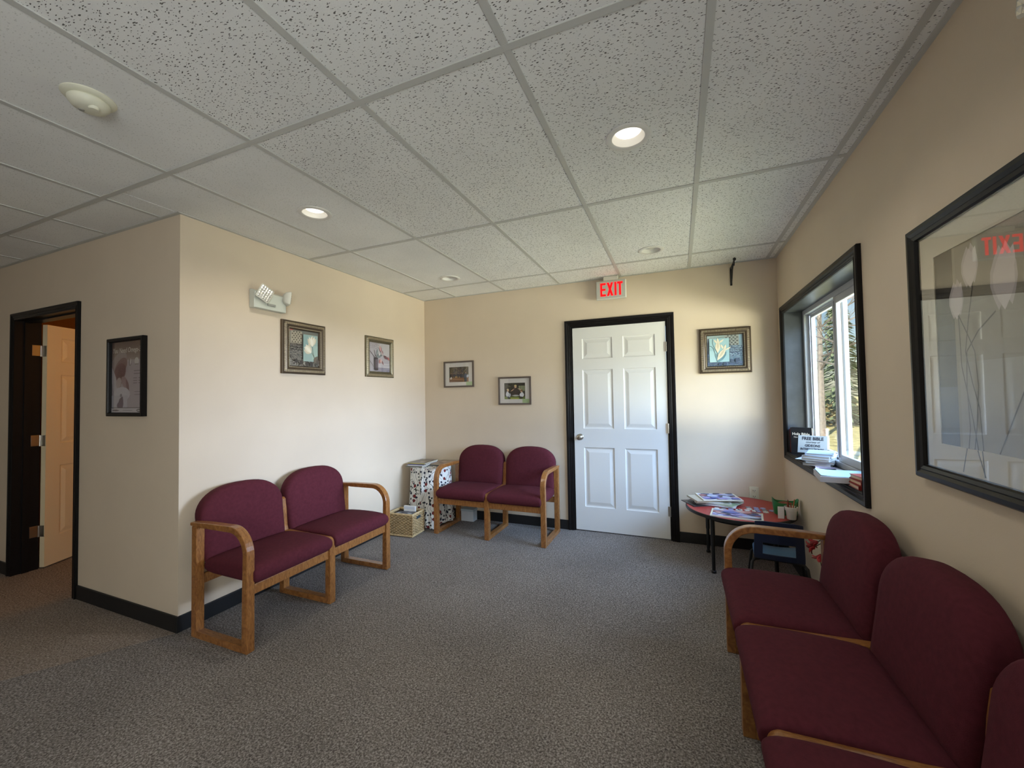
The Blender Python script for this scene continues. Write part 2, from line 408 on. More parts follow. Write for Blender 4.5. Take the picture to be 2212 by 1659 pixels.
# ------------------------------------------------------------------ ceiling: deck, lay-in tiles, grid
ceil = struct('ceiling', MB().box((XW-.12, YS-.12, TOP), (XR+.2, .12, TOP+.12)), mat('plenum_deck', (120, 118, 112), .9))
T = .6096; X0 = -1.3866
xs = [X0 + T*i for i in range(-5, 9)]
ys = [-.4126 - 1.2092*k for k in range(0, 6)]
FL = .0125                                    # half flange
cells_x = [(XW, xs[0])] + [(xs[i], xs[i+1]) for i in range(len(xs)-1)] + [(xs[-1], XR)]
cells_y = [(ys[0], 0)] + [(ys[i+1], ys[i]) for i in range(len(ys)-1)]
LIGHTS = [(.735, -2.213, True), (2.585, -2.19, True), (.757, -.668, False), (2.590, -.650, False)]
HOLE = .078
def tile_hole(x0, x1, y0, y1, hx, hy, z0, z1):
    """rectangle slab with a round hole"""
    n = 40; mb = MB(); ring = []; outer = []
    for k in range(n):
        a = 2*PI*k/n; c, s = math.cos(a), math.sin(a); ring.append((hx+HOLE*c, hy+HOLE*s))
        t = min([(x1-hx)/c if c > 1e-6 else 9, (x0-hx)/c if c < -1e-6 else 9, (y1-hy)/s if s > 1e-6 else 9, (y0-hy)/s if s < -1e-6 else 9])
        outer.append([hx+t*c, hy+t*s])
    for cxn, cyn in ((x0, y0), (x0, y1), (x1, y0), (x1, y1)):   # snap nearest to the corners
        k = min(range(n), key=lambda i: (outer[i][0]-cxn)**2 + (outer[i][1]-cyn)**2); outer[k] = [cxn, cyn]
    mb.band([tuple(p) for p in outer], ring, lambda a, b, d: (a, b, d), z0, z1, closed=True); return mb
ZT = H + .004
tile_cache = {}
for (x0, x1) in cells_x:
    for (y0, y1) in cells_y:
        if y1 <= YS: continue
        y0c = max(y0, YS)
        # no tiles over the solid bump: clip to the room
        if x1 <= 0 or (x0 < 0 < x1):
            if y0c >= YB:
                if x1 <= .001: continue
                x0c = max(x0, 0)
            else: x0c = x0
        else: x0c = x0
        pieces = [(x0c, x1, y0c, y1)]
        if x0c < 0 and y0c < YB < y1:
            pieces = [(x0c, min(x1, 0), y0c, YB)] + ([(0, x1, y0c, y1)] if x1 > 0 else [])
        for (a, b, c, d) in pieces:
            if b-a < .03 or d-c < .03: continue
            g = .004
            hit = [(lx, ly) for lx, ly, on in LIGHTS if a < lx < b and c < ly < d]
            if hit:
                obj('ceiling_tile', tile_hole(a+g, b-g, c+g, d-g, hit[0][0], hit[0][1], ZT, ZT+.015), TILE if a > 1.0 else TILE_S, ceil)
            else:
                key = (round(b-a, 3), round(d-c, 3), a > 1.0)
                if key not in tile_cache:
                    o = obj('ceiling_tile', MB().box((-(b-a)/2+g, -(d-c)/2+g, 0), ((b-a)/2-g, (d-c)/2-g, .015)), TILE if a > 1.0 else TILE_S, ceil)
                    tile_cache[key] = o
                else:
                    o = tile_cache[key].copy(); COL.objects.link(o)
                o.location = ((a+b)/2, (c+d)/2, ZT)
for x in xs:
    if x < -.02: obj('grid_runner', MB().box((x-FL, YS, H), (x+FL, YB, H+.004)).box((x-.0015, YS, H+.004), (x+.0015, YB, H+.03)), TEE, ceil)
    else: obj('grid_runner', MB().box((x-FL, YS, H), (x+FL, 0, H+.004)).box((x-.0015, YS, H+.004), (x+.0015, 0, H+.03)), TEE, ceil)
for y in ys:
    if y < YS: continue
    xa = XW if y < YB else 0
    obj('grid_main_runner', MB().box((xa, y-FL, H-.0008), (XR, y+FL, H+.004)).box((xa, y-.0015, H+.004), (XR, y+.0015, H+.03)), TEE, ceil)
for a, b in (((0, -.022, H-.001), (XR, 0, H+.003)), ((XR-.022, YS, H-.001), (XR, -.022, H+.003)), ((0, YB, H-.001), (.022, -.022, H+.003)), ((XW, YB-.022, H-.001), (.022, YB, H+.003))):
    obj('wall_angle', MB().box(a, b), TEE, ceil)

# ------------------------------------------------------------------ doors
def panel_door(wd, ht, th, panels):
    """moulded six panel slab: x 0..wd, z 0..ht, front at y=0, back at y=th"""
    mb = MB(); xs_ = sorted({0, wd} | {p[0] for p in panels} | {p[1] for p in panels}); zs_ = sorted({0, ht} | {p[2] for p in panels} | {p[3] for p in panels})
    for side, y in ((-1, 0), (1, th)):
        sg = 1 if side < 0 else -1
        for i in range(len(xs_)-1):
            for j in range(len(zs_)-1):
                cx, cz = (xs_[i]+xs_[i+1])/2, (zs_[j]+zs_[j+1])/2
                if any(p[0] < cx < p[1] and p[2] < cz < p[3] for p in panels): continue
                mb.add([(xs_[i], y, zs_[j]), (xs_[i+1], y, zs_[j]), (xs_[i+1], y, zs_[j+1]), (xs_[i], y, zs_[j+1])], [(0, 1, 2, 3)])
        for (a, b, c, d) in panels:
            loops = []
            for ins, dep in ((0, 0), (.004, .007), (.012, .009), (.020, .0085), (.048, .002), (.050, .0018)):
                loops.append([(a+ins, y+sg*dep, c+ins), (b-ins, y+sg*dep, c+ins), (b-ins, y+sg*dep, d-ins), (a+ins, y+sg*dep, d-ins)])
            vs = [p for lp in loops for p in lp]; fs = []
            for k in range(len(loops)-1):
                for q in range(4): fs.append((4*k+q, 4*k+(q+1) % 4, 4*k+4+(q+1) % 4, 4*k+4+q))
            n = 4*(len(loops)-1); fs.append((n, n+1, n+2, n+3)); mb.add(vs, fs)
    mb.add([(0, 0, 0), (wd, 0, 0), (wd, th, 0), (0, th, 0), (0, 0, ht), (wd, 0, ht), (wd, th, ht), (0, th, ht)], [(0, 1, 2, 3), (4, 5, 6, 7), (0, 3, 7, 4), (1, 2, 6, 5)])
    return mb
dw = DX1-DX0; rel = lambda x: x-DX0
pan = [(rel(a), rel(b), c-.012, d-.012) for a, b in ((1.872, 2.169), (2.270, 2.564)) for c, d in ((1.712, 1.917), (1.017, 1.603), (.243, .830))]
door = obj('door_1', panel_door(dw-.006, DZ-.016, .04, pan), DOORW, loc=(DX0+.003, 0.002, .012)); tag(door, kind='structure')
def knob(parent, x, z, y=0, name='door_knob'):
    k = MB().lathe([(.030, 0), (.032, -.003), (.028, -.008), (.013, -.011), (.011, -.030), (.020, -.036), (.027, -.047), (.028, -.056), (.022, -.064), (.010, -.067)], (x, y, z), 28, 'y')
    return obj(name, k, CHROME, parent, smooth=True)
knob(door, .060, .920)
obj('latch_plate', MB().box((.0, -.002, .885), (-.008, .004, .955)), CHROME, door)
for z in (1.79, 1.03, .265):
    h = MB().tube([(dw-.001, -.006, z-.045-.012), (dw-.001, -.006, z+.045-.012)], .0065, 10)
    for k in (-.03, 0, .03): h.tube([(dw-.001, -.006, z-.012+k-.001), (dw-.001, -.006, z-.012+k+.001)], .0072, 10)
    h.box((dw-.022, -.002, z-.057), (dw-.004, .001, z+.033))
    obj('hinge', h, CHROME, door, smooth=True)

def casing(name, x0, x1, zt, wd, y, th, m, sides=True):
    """profiled door casing on a wall whose face is at y, standing out to -y"""
    root = None
    prof = [(0, .0), (0, .011), (.006, .014), (.014, .012), (.020, .016), (.030, .013), (.040, .019), (.052, .021), (wd-.004, .021), (wd, .017), (wd, 0)]
    prof = [(min(a, wd), d*th/.021) for a, d in prof]
    # mitred: sweep profile around the opening (inner edge = 0)
    mb = MB(); n = len(prof); path = []
    for a, d in prof: path.append([(x0-a, y-d, 0), (x0-a, y-d, zt+a), (x1+a, y-d, zt+a), (x1+a, y-d, 0)])
    vs = [path[i][j] for j in range(4) for i in range(n)]
    out = []
    for nm, j in (('side_casing', 0), ('head_casing', 1), ('side_casing', 2)):
        b = MB(); v = [path[i][j] for i in range(n)] + [path[i][j+1] for i in range(n)]
        b.add(v, [(i, (i+1) % n, n+(i+1) % n, n+i) for i in range(n)] + [list(range(n))[::-1], list(range(n, 2*n))])
        out.append((nm, b))
    root = tag(obj(name, out[1][1], m), kind='structure')
    obj(out[0][0], out[0][1], m, root); obj(out[2][0], out[2][1], m, root)
    return root
t1 = casing('trim_1', DX0-.012, DX1+.012, DZ+.010, .062, 0, .020, BLACK)
for nm, a, b in (('jamb', (DX0-.03, 0, 0), (DX0, .12, DZ+.03)), ('jamb', (DX1, 0, 0), (DX1+.03, .12, DZ+.03)), ('head_jamb', (DX0, 0, DZ), (DX1, .12, DZ+.03)), ('door_stop', (DX0, .044, DZ-.03), (DX1, .12, DZ))):
    obj(nm, MB().box(a, b), BLACK, t1)
# left doorway
t2 = casing('trim_2', LX0+.004, LX1-.004, LZ-.002, .052, YB, .020, BLACK)
for nm, a, b in (('jamb', (LX0-.02, YB, 0), (LX0, YB+.14, LZ+.02)), ('jamb', (LX1, YB, 0), (LX1+.02, YB+.14, LZ+.02)), ('head_jamb', (LX0, YB, LZ), (LX1, YB+.14, LZ+.02)), ('door_stop', (LX0, YB+.045, LZ-.012), (LX1, YB+.085, LZ))):
    obj(nm, MB().box(a, b), BLACK, t2)
obj('door_stop', MB().box((LX0, YB+.045, 0), (LX0+.010, YB+.085, LZ-.012)), BLACK, t2)
ld = obj('door_2', panel_door(.90, 2.005, .036, [(a, b, c, d) for a, b in ((.115, .405), (.495, .785)) for c, d in ((1.700, 1.905), (1.005, 1.590), (.231, .818))]),
         mat('cream_door_paint', (228, 210, 174), .45), loc=(-2.110, -2.378, .012), rot=(0, 0, math.radians(116)))
tag(ld, kind='structure'); knob(ld, .84, .92)
for z in (1.798, 1.054, .310):
    h = MB().box((-.0008, .003, z-.06), (-.003, .034, z+.03), 0)
    h.tube([(-.006, .040, z-.06), (-.006, .040, z+.03)], .007, 10)
    obj('hinge', h, CHROME, ld, smooth=True)
for z in (1.798, 1.054, .310):
    obj('hinge_leaf', MB().box((LX0-.001, YB+.086, z-.045), (LX0+.004, YB+.138, z+.045)), CHROME, t2, bevel=.002)

# ------------------------------------------------------------------ window
WX = 3.685
win = tag(obj('window_1', MB().box((WX, WY1-.032, WZ0-.015), (WX+.075, WY1+.012, WZ1+.012)).box((WX, WY0-.012, WZ0-.015), (WX+.075, WY0+.032, WZ1+.012))
          .box((WX, WY0+.032, WZ1-.034), (WX+.075, WY1-.032, WZ1+.012)).box((WX, WY0+.032, WZ0-.015), (WX+.075, WY1-.032, WZ0+.034)), VINYL, bevel=.004), kind='structure')
obj('track_rib', MB().box((WX+.028, WY0+.03, WZ0+.034), (WX+.034, WY1-.03, WZ0+.046)).box((WX+.028, WY0+.03, WZ1-.046), (WX+.034, WY1-.03, WZ1-.034)).box((WX+.028, WY1-.044, WZ0+.034), (WX+.034, WY1-.032, WZ1-.034)), VINYL, win)
def sash(name, y0, y1, z0, z1, x0, x1, ww):
    o = obj(name, MB().box((x0, y0, z0), (x1, y0+ww, z1)).box((x0, y1-ww, z0), (x1, y1, z1)).box((x0, y0+ww, z1-ww), (x1, y1-ww, z1)).box((x0, y0+ww, z0), (x1, y1-ww, z0+ww)), VINYL, win, bevel=.003)
    xm = (x0+x1)/2; obj('pane', MB().box((xm-.002, y0+ww-.004, z0+ww-.004), (xm+.002, y1-ww+.004, z1-ww+.004)), WGLASS, o); return o
s1 = sash('sliding_sash', WY0+.034, -.865, WZ0+.036, WZ1-.036, WX+.002, WX+.026, .045)
s2 = sash('fixed_sash', -.915, WY1-.045, WZ0+.036, WZ1-.036, WX+.036, WX+.060, .030)
obj('meeting_stile_cap', MB().box((WX-.004, -.885, WZ0+.06), (WX+.002, -.865, WZ1-.06)), VINYL, s1, bevel=.001)
# black painted reveal and casing
tr = tag(obj('trim_3', MB().box((XR-.002, WY0-.01, WZ0-.015), (WX, WY1+.01, WZ0)), BLACK, bevel=.002), kind='structure')   # stool board
REV = mat('grey_black_reveal_paint', (66, 70, 74), .34, var=.25, vscale=7, bump=.25, bscale=16)  # mottled dark grey, a lighter tone than the black casing
for nm, a, b in (('head_board', (XR-.002, WY0, WZ1), (WX, WY1, WZ1+.012)), ('jamb_board', (XR-.002, WY1, WZ0), (WX, WY1+.012, WZ1)), ('jamb_board', (XR-.002, WY0-.012, WZ0), (WX, WY0, WZ1))):
    obj(nm, MB().box(a, b), REV, tr)
prof = [(0, 0), (0, .010), (.006, .015), (.013, .011), (.019, .016), (.028, .013), (.036, .020), (.052, .022), (.058, .018), (.058, 0)]
rec = [(WY1-.004, WZ0+.004), (WY1-.004, WZ1-.004), (WY0+.004, WZ1-.004), (WY0+.004, WZ0+.004)]
def sweep_frame(prof, y0, y1, z0, z1, fn, names, m, parent, bevel=0):
    """four mitred members around the opening y0<y1, z0<z1; prof (outward, proud)"""
    n = len(prof); cor = []
    for a, d in prof: cor.append([(y0-a, z0-a, d), (y1+a, z0-a, d), (y1+a, z1+a, d), (y0-a, z1+a, d)])
    res = []
    for j in range(4):
        k = (j+1) % 4; b = MB(); v = [fn(*cor[i][j]) for i in range(n)] + [fn(*cor[i][k]) for i in range(n)]
        b.add(v, [(i, (i+1) % n, n+(i+1) % n, n+i) for i in range(n)] + [list(range(n))[::-1], list(range(n, 2*n))])
        res.append(obj(names[j], b, m, parent))
    return res
fr = lambda a, b, d: (XR-d, a, b)
sweep_frame(prof, WY0+.004, WY1-.004, WZ0, WZ1-.004, fr, ('casing', 'casing', 'casing', 'casing'), BLACK, tr)

# ------------------------------------------------------------------ outdoors
LAWN = mat('dry_spring_grass', (206, 194, 140), .95, var=.35, vscale=6, spec=.1, detail=6)
tag(obj('ground', MB().box((XR+.2, -60, -.6), (90, 120, -.4)), LAWN), kind='structure')
NEEDLE = mat('spruce_needles', (122, 134, 100), .8, var=.3, vscale=3)
BARK = mat('grey_bark', (150, 138, 126), .85, var=.25, vscale=10)
TWIG = mat('bare_twigs', (120, 110, 102), .85)
BRUSH = mat('brown_brush_leaves', (128, 112, 70), .9, var=.3, vscale=4)
def tree_trunk(h, r, lean=0):
    return MB().tube([(lean*t*t, 0, h*t) for t in (0, .15, .35, .6, .8, 1)], [r, r*.85, r*.7, r*.5, r*.3, r*.08], 8)
def spruce(x, y, h, rad, label):
    t = thing('spruce_tree', label, 'tree', (x, y, -.4)); obj('trunk', tree_trunk(h, .2), BARK, t, smooth=True)
    rr = random.Random(int(x*10)); mb = MB()
    for i in range(1100):
        f = rr.random()**.8; z = .06*h + f*h*.94; rm = rad*(1-f)**.85 + .12; a = rr.uniform(0, 2*PI); r0 = rm*rr.uniform(.05, .45); r1 = min(rm, r0 + rr.uniform(.35, .9))
        dz = -rr.uniform(.05, .35); c, s = math.cos(a), math.sin(a); wd = rr.uniform(.05, .15)
        mb.add([(r0*c, r0*s, z), ((r0+r1)/2*c - wd*s, (r0+r1)/2*s + wd*c, z+dz*.4-.03), (r1*c, r1*s, z+dz), ((r0+r1)/2*c + wd*s, (r0+r1)/2*s - wd*c, z+dz*.4+.02)], [(0, 1, 2, 3)])
    tag(obj('foliage', mb, NEEDLE, t), kind='stuff'); return t
def bare(x, y, h, label, seed, r0=.16, spread=.7):
    t = thing('bare_tree', label, 'tree', (x, y, -.4)); rr = random.Random(seed); tw = MB()
    obj('trunk', tree_trunk(h, r0, rr.uniform(-.5, .5)), BARK, t, smooth=True)
    def grow(p, d, ln, r, depth):
        q = p + d*ln*.5 + Vector((rr.uniform(-.1, .1), rr.uniform(-.1, .1), rr.uniform(0, .1)))*ln; e = q + (d+Vector((0, 0, .15))).normalized()*ln*.5
        tw.tube([p, q, e], [r, r*.75, r*.5], 4, cap=False)
        if depth:
            for k in range(3):
                dd = (d + Vector((rr.uniform(-1, 1), rr.uniform(-1, 1), rr.uniform(-.5, .8)))*spread).normalized()
                grow(p + (e-p)*rr.uniform(.45, 1), dd, ln*rr.uniform(.5, .75), r*.5, depth-1)
    for i in range(11):
        f = .3 + .65*i/10; a = rr.uniform(0, 2*PI)
        grow(Vector((0, 0, h*f)), Vector((math.cos(a), math.sin(a), rr.uniform(.1, .6))).normalized(), h*.24*(1.25-f), r0*.35*(1.15-f), 3)
    tag(obj('branches', tw, TWIG, t), kind='stuff'); return t
def polar(px_az, dist): a = math.radians(px_az); return CX + dist*math.sin(a), CY + dist*math.cos(a)
spruce(*polar(16.6, 25), 7.3, 1.25, 'tall green spruce tree seen through the left window pane')
spruce(*polar(20.2, 31), 5.2, 1.5, 'green spruce seen through the right window pane')
bare(*polar(15.0, 19), 8.2, 'bare pale trunked tree in front of the spruce outside the window', 5, r0=.13)
bare(*polar(17.2, 11.5), 7.5, 'bare tree whose twigs cross the sky above the spruce', 9, r0=.07)
bare(*polar(18.6, 30), 8.0, 'distant bare tree behind the right window pane', 12, r0=.12)
def shrub(x, y, h, r, label, seed):
    rr = random.Random(seed); mb = MB()
    for i in range(260):
        a = rr.uniform(0, 2*PI); q = r*math.sqrt(rr.random()); z = h*rr.random()*(1-.5*(q/r)**2); s = rr.uniform(.06, .16); b = rr.uniform(0, 2*PI)
        c = Vector((q*math.cos(a), q*math.sin(a), z)); u = Vector((math.cos(b), math.sin(b), rr.uniform(-.6, .6)))*s; v = Vector((-math.sin(b), math.cos(b), rr.uniform(0, 1)))*s*.6
        mb.add([c-u, c+v, c+u, c-v], [(0, 1, 2, 3)])
    t = thing('shrub', label, 'shrub', (x, y, -.4)); obj('leaves', mb, BRUSH, t)['kind'] = 'stuff'
    obj('stems', MB().tube([(0, 0, 0), (.05, 0, h*.5), (.12, .05, h*.8)], [.03, .02, .01], 5).tube([(0, 0, 0), (-.1, .08, h*.6)], [.025, .01], 5), TWIG, t)
for i, (az, dd, hh, rd, lb) in enumerate(((14.2, 25, 1.7, 1.1, 'brown brush at the lawn edge left of the pale trunk'), (16.4, 29.5, 1.6, 1.3, 'yellowish brush at the lawn edge below the spruce'), (18.6, 27, 1.4, 1.1, 'brown brush at the lawn edge behind the middle window stile'), (20.8, 33.5, 1.6, 1.4, 'brown brush at the lawn edge in the right window pane'))):
    shrub(*polar(az, dd), hh, rd, lb, 30+i)
ut = MB()
for z in (5.2, 3.9): ut.tube([(4.0 + 22*t, 14 - 3*t, z - 2.0*t*(1-t)) for t in [i/12 for i in range(13)]], .018, 5)
obj('utility_wire', ut, TWIG)
for o in [o for o in S.objects if o.name == 'utility_wire']: tag(o, 'pair of dark overhead utility wires crossing the sky outside the window', 'wire')

#PART2
# ------------------------------------------------------------------ ceiling fixtures
LENS_ON = mat('lit_lens', (255, 247, 232), .5, emit=2.6)
LENS_OFF = mat('unlit_lens', (205, 203, 194), .5)
for (lx, ly, on), lb in zip(LIGHTS, ('lit recessed downlight above the left bench wall', 'lit recessed downlight nearest the camera on the right of the ceiling',
                                     'unlit recessed downlight in the back left corner of the ceiling', 'unlit recessed downlight in front of the EXIT sign')):
    t = thing('recessed_downlight', lb, 'ceiling light', (lx, ly, H))
    obj('trim_ring', MB().lathe([(.070, -.001), (.074, -.004), (.090, -.004), (.096, -.001), (.096, .0035), (.077, .0035), (.070, .003)], seg=40, cap0=False, cap1=False), CANW, t, smooth=True)
    obj('baffle', MB().lathe([(.0705, .0), (.067, .010), (.060, .026), (.056, .030), (.060, .032), (.072, .030), (.076, .006)], seg=40, cap0=False, cap1=False), CANW, t, smooth=True)
    obj('lens', MB().lathe([(.001, .023), (.030, .0225), (.052, .0255), (.0565, .0295)], seg=32), LENS_ON if on else LENS_OFF, t, smooth=True)
    if on:
        l = light('downlight_lamp', 'SPOT', (lx, ly, H + .030), 14.5, (1.0, .95, .84), target=(lx, ly, 0), spot_size=math.radians(150), spot_blend=.55, shadow_soft_size=.04)
        l.parent = t; l.location = (0, 0, .006); l.rotation_euler = (0, 0, 0)

IVORY = mat('ivory_detector_plastic', (222, 220, 200), .5)
t = thing('smoke_detector', 'ivory round smoke detector on a ceiling tile at the left', 'smoke detector', (.757, -3.246, H + .004))
obj('mounting_plate', MB().lathe([(.058, -.012), (.070, -.009), (.076, -.003), (.076, 0)], seg=40), IVORY, t, smooth=True)
obj('housing', MB().lathe([(.004, -.047), (.032, -.045), (.048, -.038), (.057, -.026), (.0585, -.0165), (.0555, -.0135), (.055, -.012)], seg=40), IVORY, t, smooth=True)
obj('test_button', MB().lathe([(.002, -.0515), (.013, -.051), (.016, -.047), (.016, -.040)], (.026, .004, 0), 24), IVORY, t, smooth=True)
obj('sounder_grille', MB().lathe([(.001, -.0485), (.008, -.048), (.009, -.044)], (-.022, -.012, 0), 20), mat('grey_grille', (150, 148, 138), .6), t, smooth=True)

# EXIT sign
RED = mat('lit_red_letters', (255, 12, 18), .6, emit=2.0, spec=.1)
RED.node_tree.nodes['Principled BSDF'].inputs['Base Color'].default_value = lin((90, 6, 8))
t = thing('exit_sign', 'grey white EXIT sign with lit red letters hung above the white door', 'exit sign', (2.185, -.080, 2.272))
obj('housing', MB().box((-.142, 0, 0), (.142, .040, .180)), WHITEP, t, bevel=.006)
obj('face_plate', MB().box((-.136, -.006, .006), (.136, 0, .174)), mat('sign_face_grey', (186, 186, 176), .5), t, bevel=.003)
obj('ceiling_canopy', MB().box((-.070, .004, .180), (.070, .060, .2215)), WHITEP, t, bevel=.004)
yl = -.0062
def strokes(polys): 
    mb = MB()
    for p in polys: mb.prism(p, lambda a, b, d: (a, d, b), yl-.0015, yl)
    return mb
zb, zt_, tw_ = .028, .156, .019
def R_(x0, z0, x1, z1): return [(x0, z0), (x1, z0), (x1, z1), (x0, z1)]
L = {'E': [R_(-.098, zb, -.080, zt_), R_(-.080, zb, -.046, zb+tw_), R_(-.080, .082, -.050, .082+tw_), R_(-.080, zt_-tw_, -.046, zt_)],
     'X': [[(-.036, zb), (-.016, zb), (.024, zt_), (.004, zt_)], [(.004, zb), (.024, zb), (-.016, zt_), (-.036, zt_)]],
     'I': [R_(.036, zb, .054, zt_)], 'T': [R_(.062, zt_-tw_, .112, zt_), R_(.078, zb, .096, zt_-tw_)]}
for k in 'EXIT': obj('letter', strokes(L[k]), RED, t)

# emergency lights
LENSF = mat('faceted_lamp_lens', (226, 226, 220), .2, .5)
def lamp_head(name, parent, c, ax, up, size, depth, roundish=False):
    """square lamp head with a faceted lens; ax = facing direction"""
    ax = Vector(ax).normalized(); up = Vector(up); up = (up - ax*up.dot(ax)).normalized(); rt = up.cross(ax); c = Vector(c)
    def loop(s, d, k=.22):
        pts = []
        for sx, sy in ((1, 1), (-1, 1), (-1, -1), (1, -1)):
            for t in ((0, 1, 2) if (sx*sy > 0) else (2, 1, 0)):
                a = math.radians(t*45); r = s*k; pts.append((sx*(s-r+r*math.cos(a)), sy*(s-r+r*math.sin(a))))
        return [c + rt*x + up*y + ax*d for x, y in pts]
    mb = MB(); loops = [loop(size*.45, -depth), loop(size*.8, -depth*.75), loop(size*.97, -depth*.25), loop(size, 0), loop(size*.90, .004)]; n = 12
    mb.add([p for lp in loops for p in lp], [(i*n+k, i*n+(k+1) % n, (i+1)*n+(k+1) % n, (i+1)*n+k) for i in range(len(loops)-1) for k in range(n)] + [list(range(n)), list(range(n*(len(loops)-1), n*len(loops)))])
    h = obj(name, mb, WHITEP, parent, smooth=True)
    ln = MB(); q = size*.86; m_ = 5
    for i in range(m_):
        for j in range(m_):
            x, y = (-1 + (2*i+1)/m_)*q, (-1 + (2*j+1)/m_)*q; s = q/m_*.92; b0 = c + ax*.0042
            vs = [b0 + rt*(x+s*a) + up*(y+s*b) for a, b in ((-1, -1), (1, -1), (1, 1), (-1, 1))] + [b0 + rt*x + up*y + ax*.004]
            ln.add(vs, [(0, 1, 4), (1, 2, 4), (2, 3, 4), (3, 0, 4), (0, 3, 2, 1)])
    l = obj('lamp_lens', ln, LENSF, h); l['kind'] = 'stuff'
    return h
def emergency(name, label, M):
    t = thing(name, label, 'emergency light'); t.matrix_world = M
    # local: x along wall, y out of wall (-y), z up ; width .25
    obj('housing', MB().prism([(0, -.062), (-.050, -.062), (-.058, .052), (-.020, .070), (0, .070)], lambda a, b, d: (d, a, b), -.125, .125), mat('emergency_housing', (206, 210, 200), .5), t, bevel=.005)
    obj('test_panel', MB().box((-.03, -.0635, -.035), (.03, -.055, -.02)), mat('grey_test_panel', (150, 152, 146), .5), t)
    lamp_head('lamp_head', t, (-.068, -.085, .040), (-.05, -1, -.12), (.42, 0, .9), .052, .032)
    lamp_head('lamp_head', t, (.130, -.072, .042), (.90, -.38, -.1), (0, 0, 1), .050, .042)
    return t
# on the left wall: local x -> world +y, local -y -> world +x
emergency('emergency_light', 'white twin-head emergency light above the tulip picture on the left wall', Matrix(((0, -1, 0, 0), (1, 0, 0, -1.99), (0, 0, 1, 2.068), (0, 0, 0, 1))))
# high on the right wall, only its lamp head reaches into view
emergency('emergency_light', 'grey white emergency lamp head in the top right corner of the photo', Matrix(((0, 1, 0, XR), (-1, 0, 0, -2.905), (0, 0, 1, 2.165), (0, 0, 0, 1))))

# plant bracket on the back wall
IRON = mat('black_iron', (14, 13, 13), .45)
t = thing('wall_bracket', 'black iron hanging bracket high on the back wall near the corner', 'bracket', (3.217, 0, 0))
obj('wall_plate', MB().box((-.008, -.008, 2.295), (.008, 0, 2.455)), IRON, t, bevel=.002)
obj('arm', MB().tube([(0, -.006, 2.446), (0, -.20, 2.446), (0, -.255, 2.452)], .007, 8).lathe([(.004, -.012), (.012, -.006), (.012, .008), (.004, .014)], (0, -.255, 2.452), 12), IRON, t)
obj('brace', MB().tube([(0, -.008, 2.31), (-.002, -.07, 2.345), (-.003, -.12, 2.40), (0, -.165, 2.444)], .006, 8), IRON, t)
obj('hook', MB().tube([(0, -.235, 2.446), (0, -.235, 2.425), (0, -.225, 2.412), (0, -.212, 2.412)], .004, 6), IRON, t)

# outlet
t = thing('wall_outlet', 'ivory double electrical outlet low on the wall behind the red table', 'outlet', (3.338, 0, .484))
obj('cover_plate', MB().box((-.036, -.006, -.057), (.036, 0, .057)), IVORY, t, bevel=.003)
for z in (-.025, .025):
    r = obj('receptacle', MB().box((-.017, -.009, z-.014), (.017, -.005, z+.014)), IVORY, t, bevel=.002)
    obj('slot', MB().box((-.008, -.0095, z-.004), (-.005, -.0085, z+.006)).box((.005, -.0095, z-.004), (.008, -.0085, z+.006)).box((-.0025, -.0095, z-.011), (.0025, -.0085, z-.007)), flat((40, 36, 32)), r)

# ------------------------------------------------------------------ pictures
def frame_fn(origin, ax):
    """ax 'x+' picture on left wall facing +x ; 'y-' on back wall facing -y ; 'x-' on right wall facing -x.  fn(a, z, d): a to the viewer's right"""
    ox, oy, oz = origin
    if ax == 'y-': return lambda a, z, d: (ox + a, oy - d, oz + z)
    if ax == 'x+': return lambda a, z, d: (ox + d, oy + a, oz + z)
    return lambda a, z, d: (ox - d, oy - a, oz + z)
def picture(name, label, origin, ax, Wd, Ht, prof, fm, glass_d=.012, inner=None, cat='picture'):
    """origin: lower left outer corner on the wall; prof: list of (inset from outer edge, proud)"""
    fn0 = frame_fn((0, 0, 0), ax); t = thing(name, label, cat, origin); wd = max(p[0] for p in prof)
    pr = [(wd - a, d) for a, d in prof]
    sweep_frame(pr, wd, Wd-wd, wd, Ht-wd, fn0, ('frame_rail', 'frame_rail', 'frame_rail', 'frame_rail'), fm, t)
    mb = MB().prism(rect(wd*.5, wd*.5, Wd-wd*.5, Ht-wd*.5), lambda a, b, d: fn0(a, b, d), .001, .004); obj('backing_board', mb, flat((90, 84, 76)), t)
    g = MB().prism(rect(wd*.8, wd*.8, Wd-wd*.8, Ht-wd*.8), lambda a, b, d: fn0(a, b, d), glass_d, glass_d+.0015); obj('glazing', g, PGLASS, t)
    return t, fn0, wd
def beads(t, fn, Wd, Ht, ins, r, d, m, pitch):
    """row of small ribs along every side of a frame, joined"""
    mb = MB()
    def rib(a, z, horiz):
        s = pitch*.32
        if horiz: q = [(a-s, z-r), (a+s, z-r), (a+s, z+r), (a-s, z+r)]
        else: q = [(a-r, z-s), (a+r, z-s), (a+r, z+s), (a-r, z+s)]
        vs = [fn(x, y, d-.003) for x, y in q] + [fn(x*.6+a*.4, y*.6+z*.4, d+.0035) for x, y in q]
        mb.add(vs, [(4, 5, 6, 7), (0, 1, 5, 4), (1, 2, 6, 5), (2, 3, 7, 6), (3, 0, 4, 7)])
    n = int((Wd-2*ins)/pitch); 
    for i in range(n+1):
        a = ins + (Wd-2*ins)*i/n; rib(a, ins, True); rib(a, Ht-ins, True)
    n = int((Ht-2*ins)/pitch)
    for i in range(1, n):
        z = ins + (Ht-2*ins)*i/n; rib(ins, z, False); rib(Wd-ins, z, False)
    return tag(obj('ribbed_moulding', mb, m, t), kind='stuff')
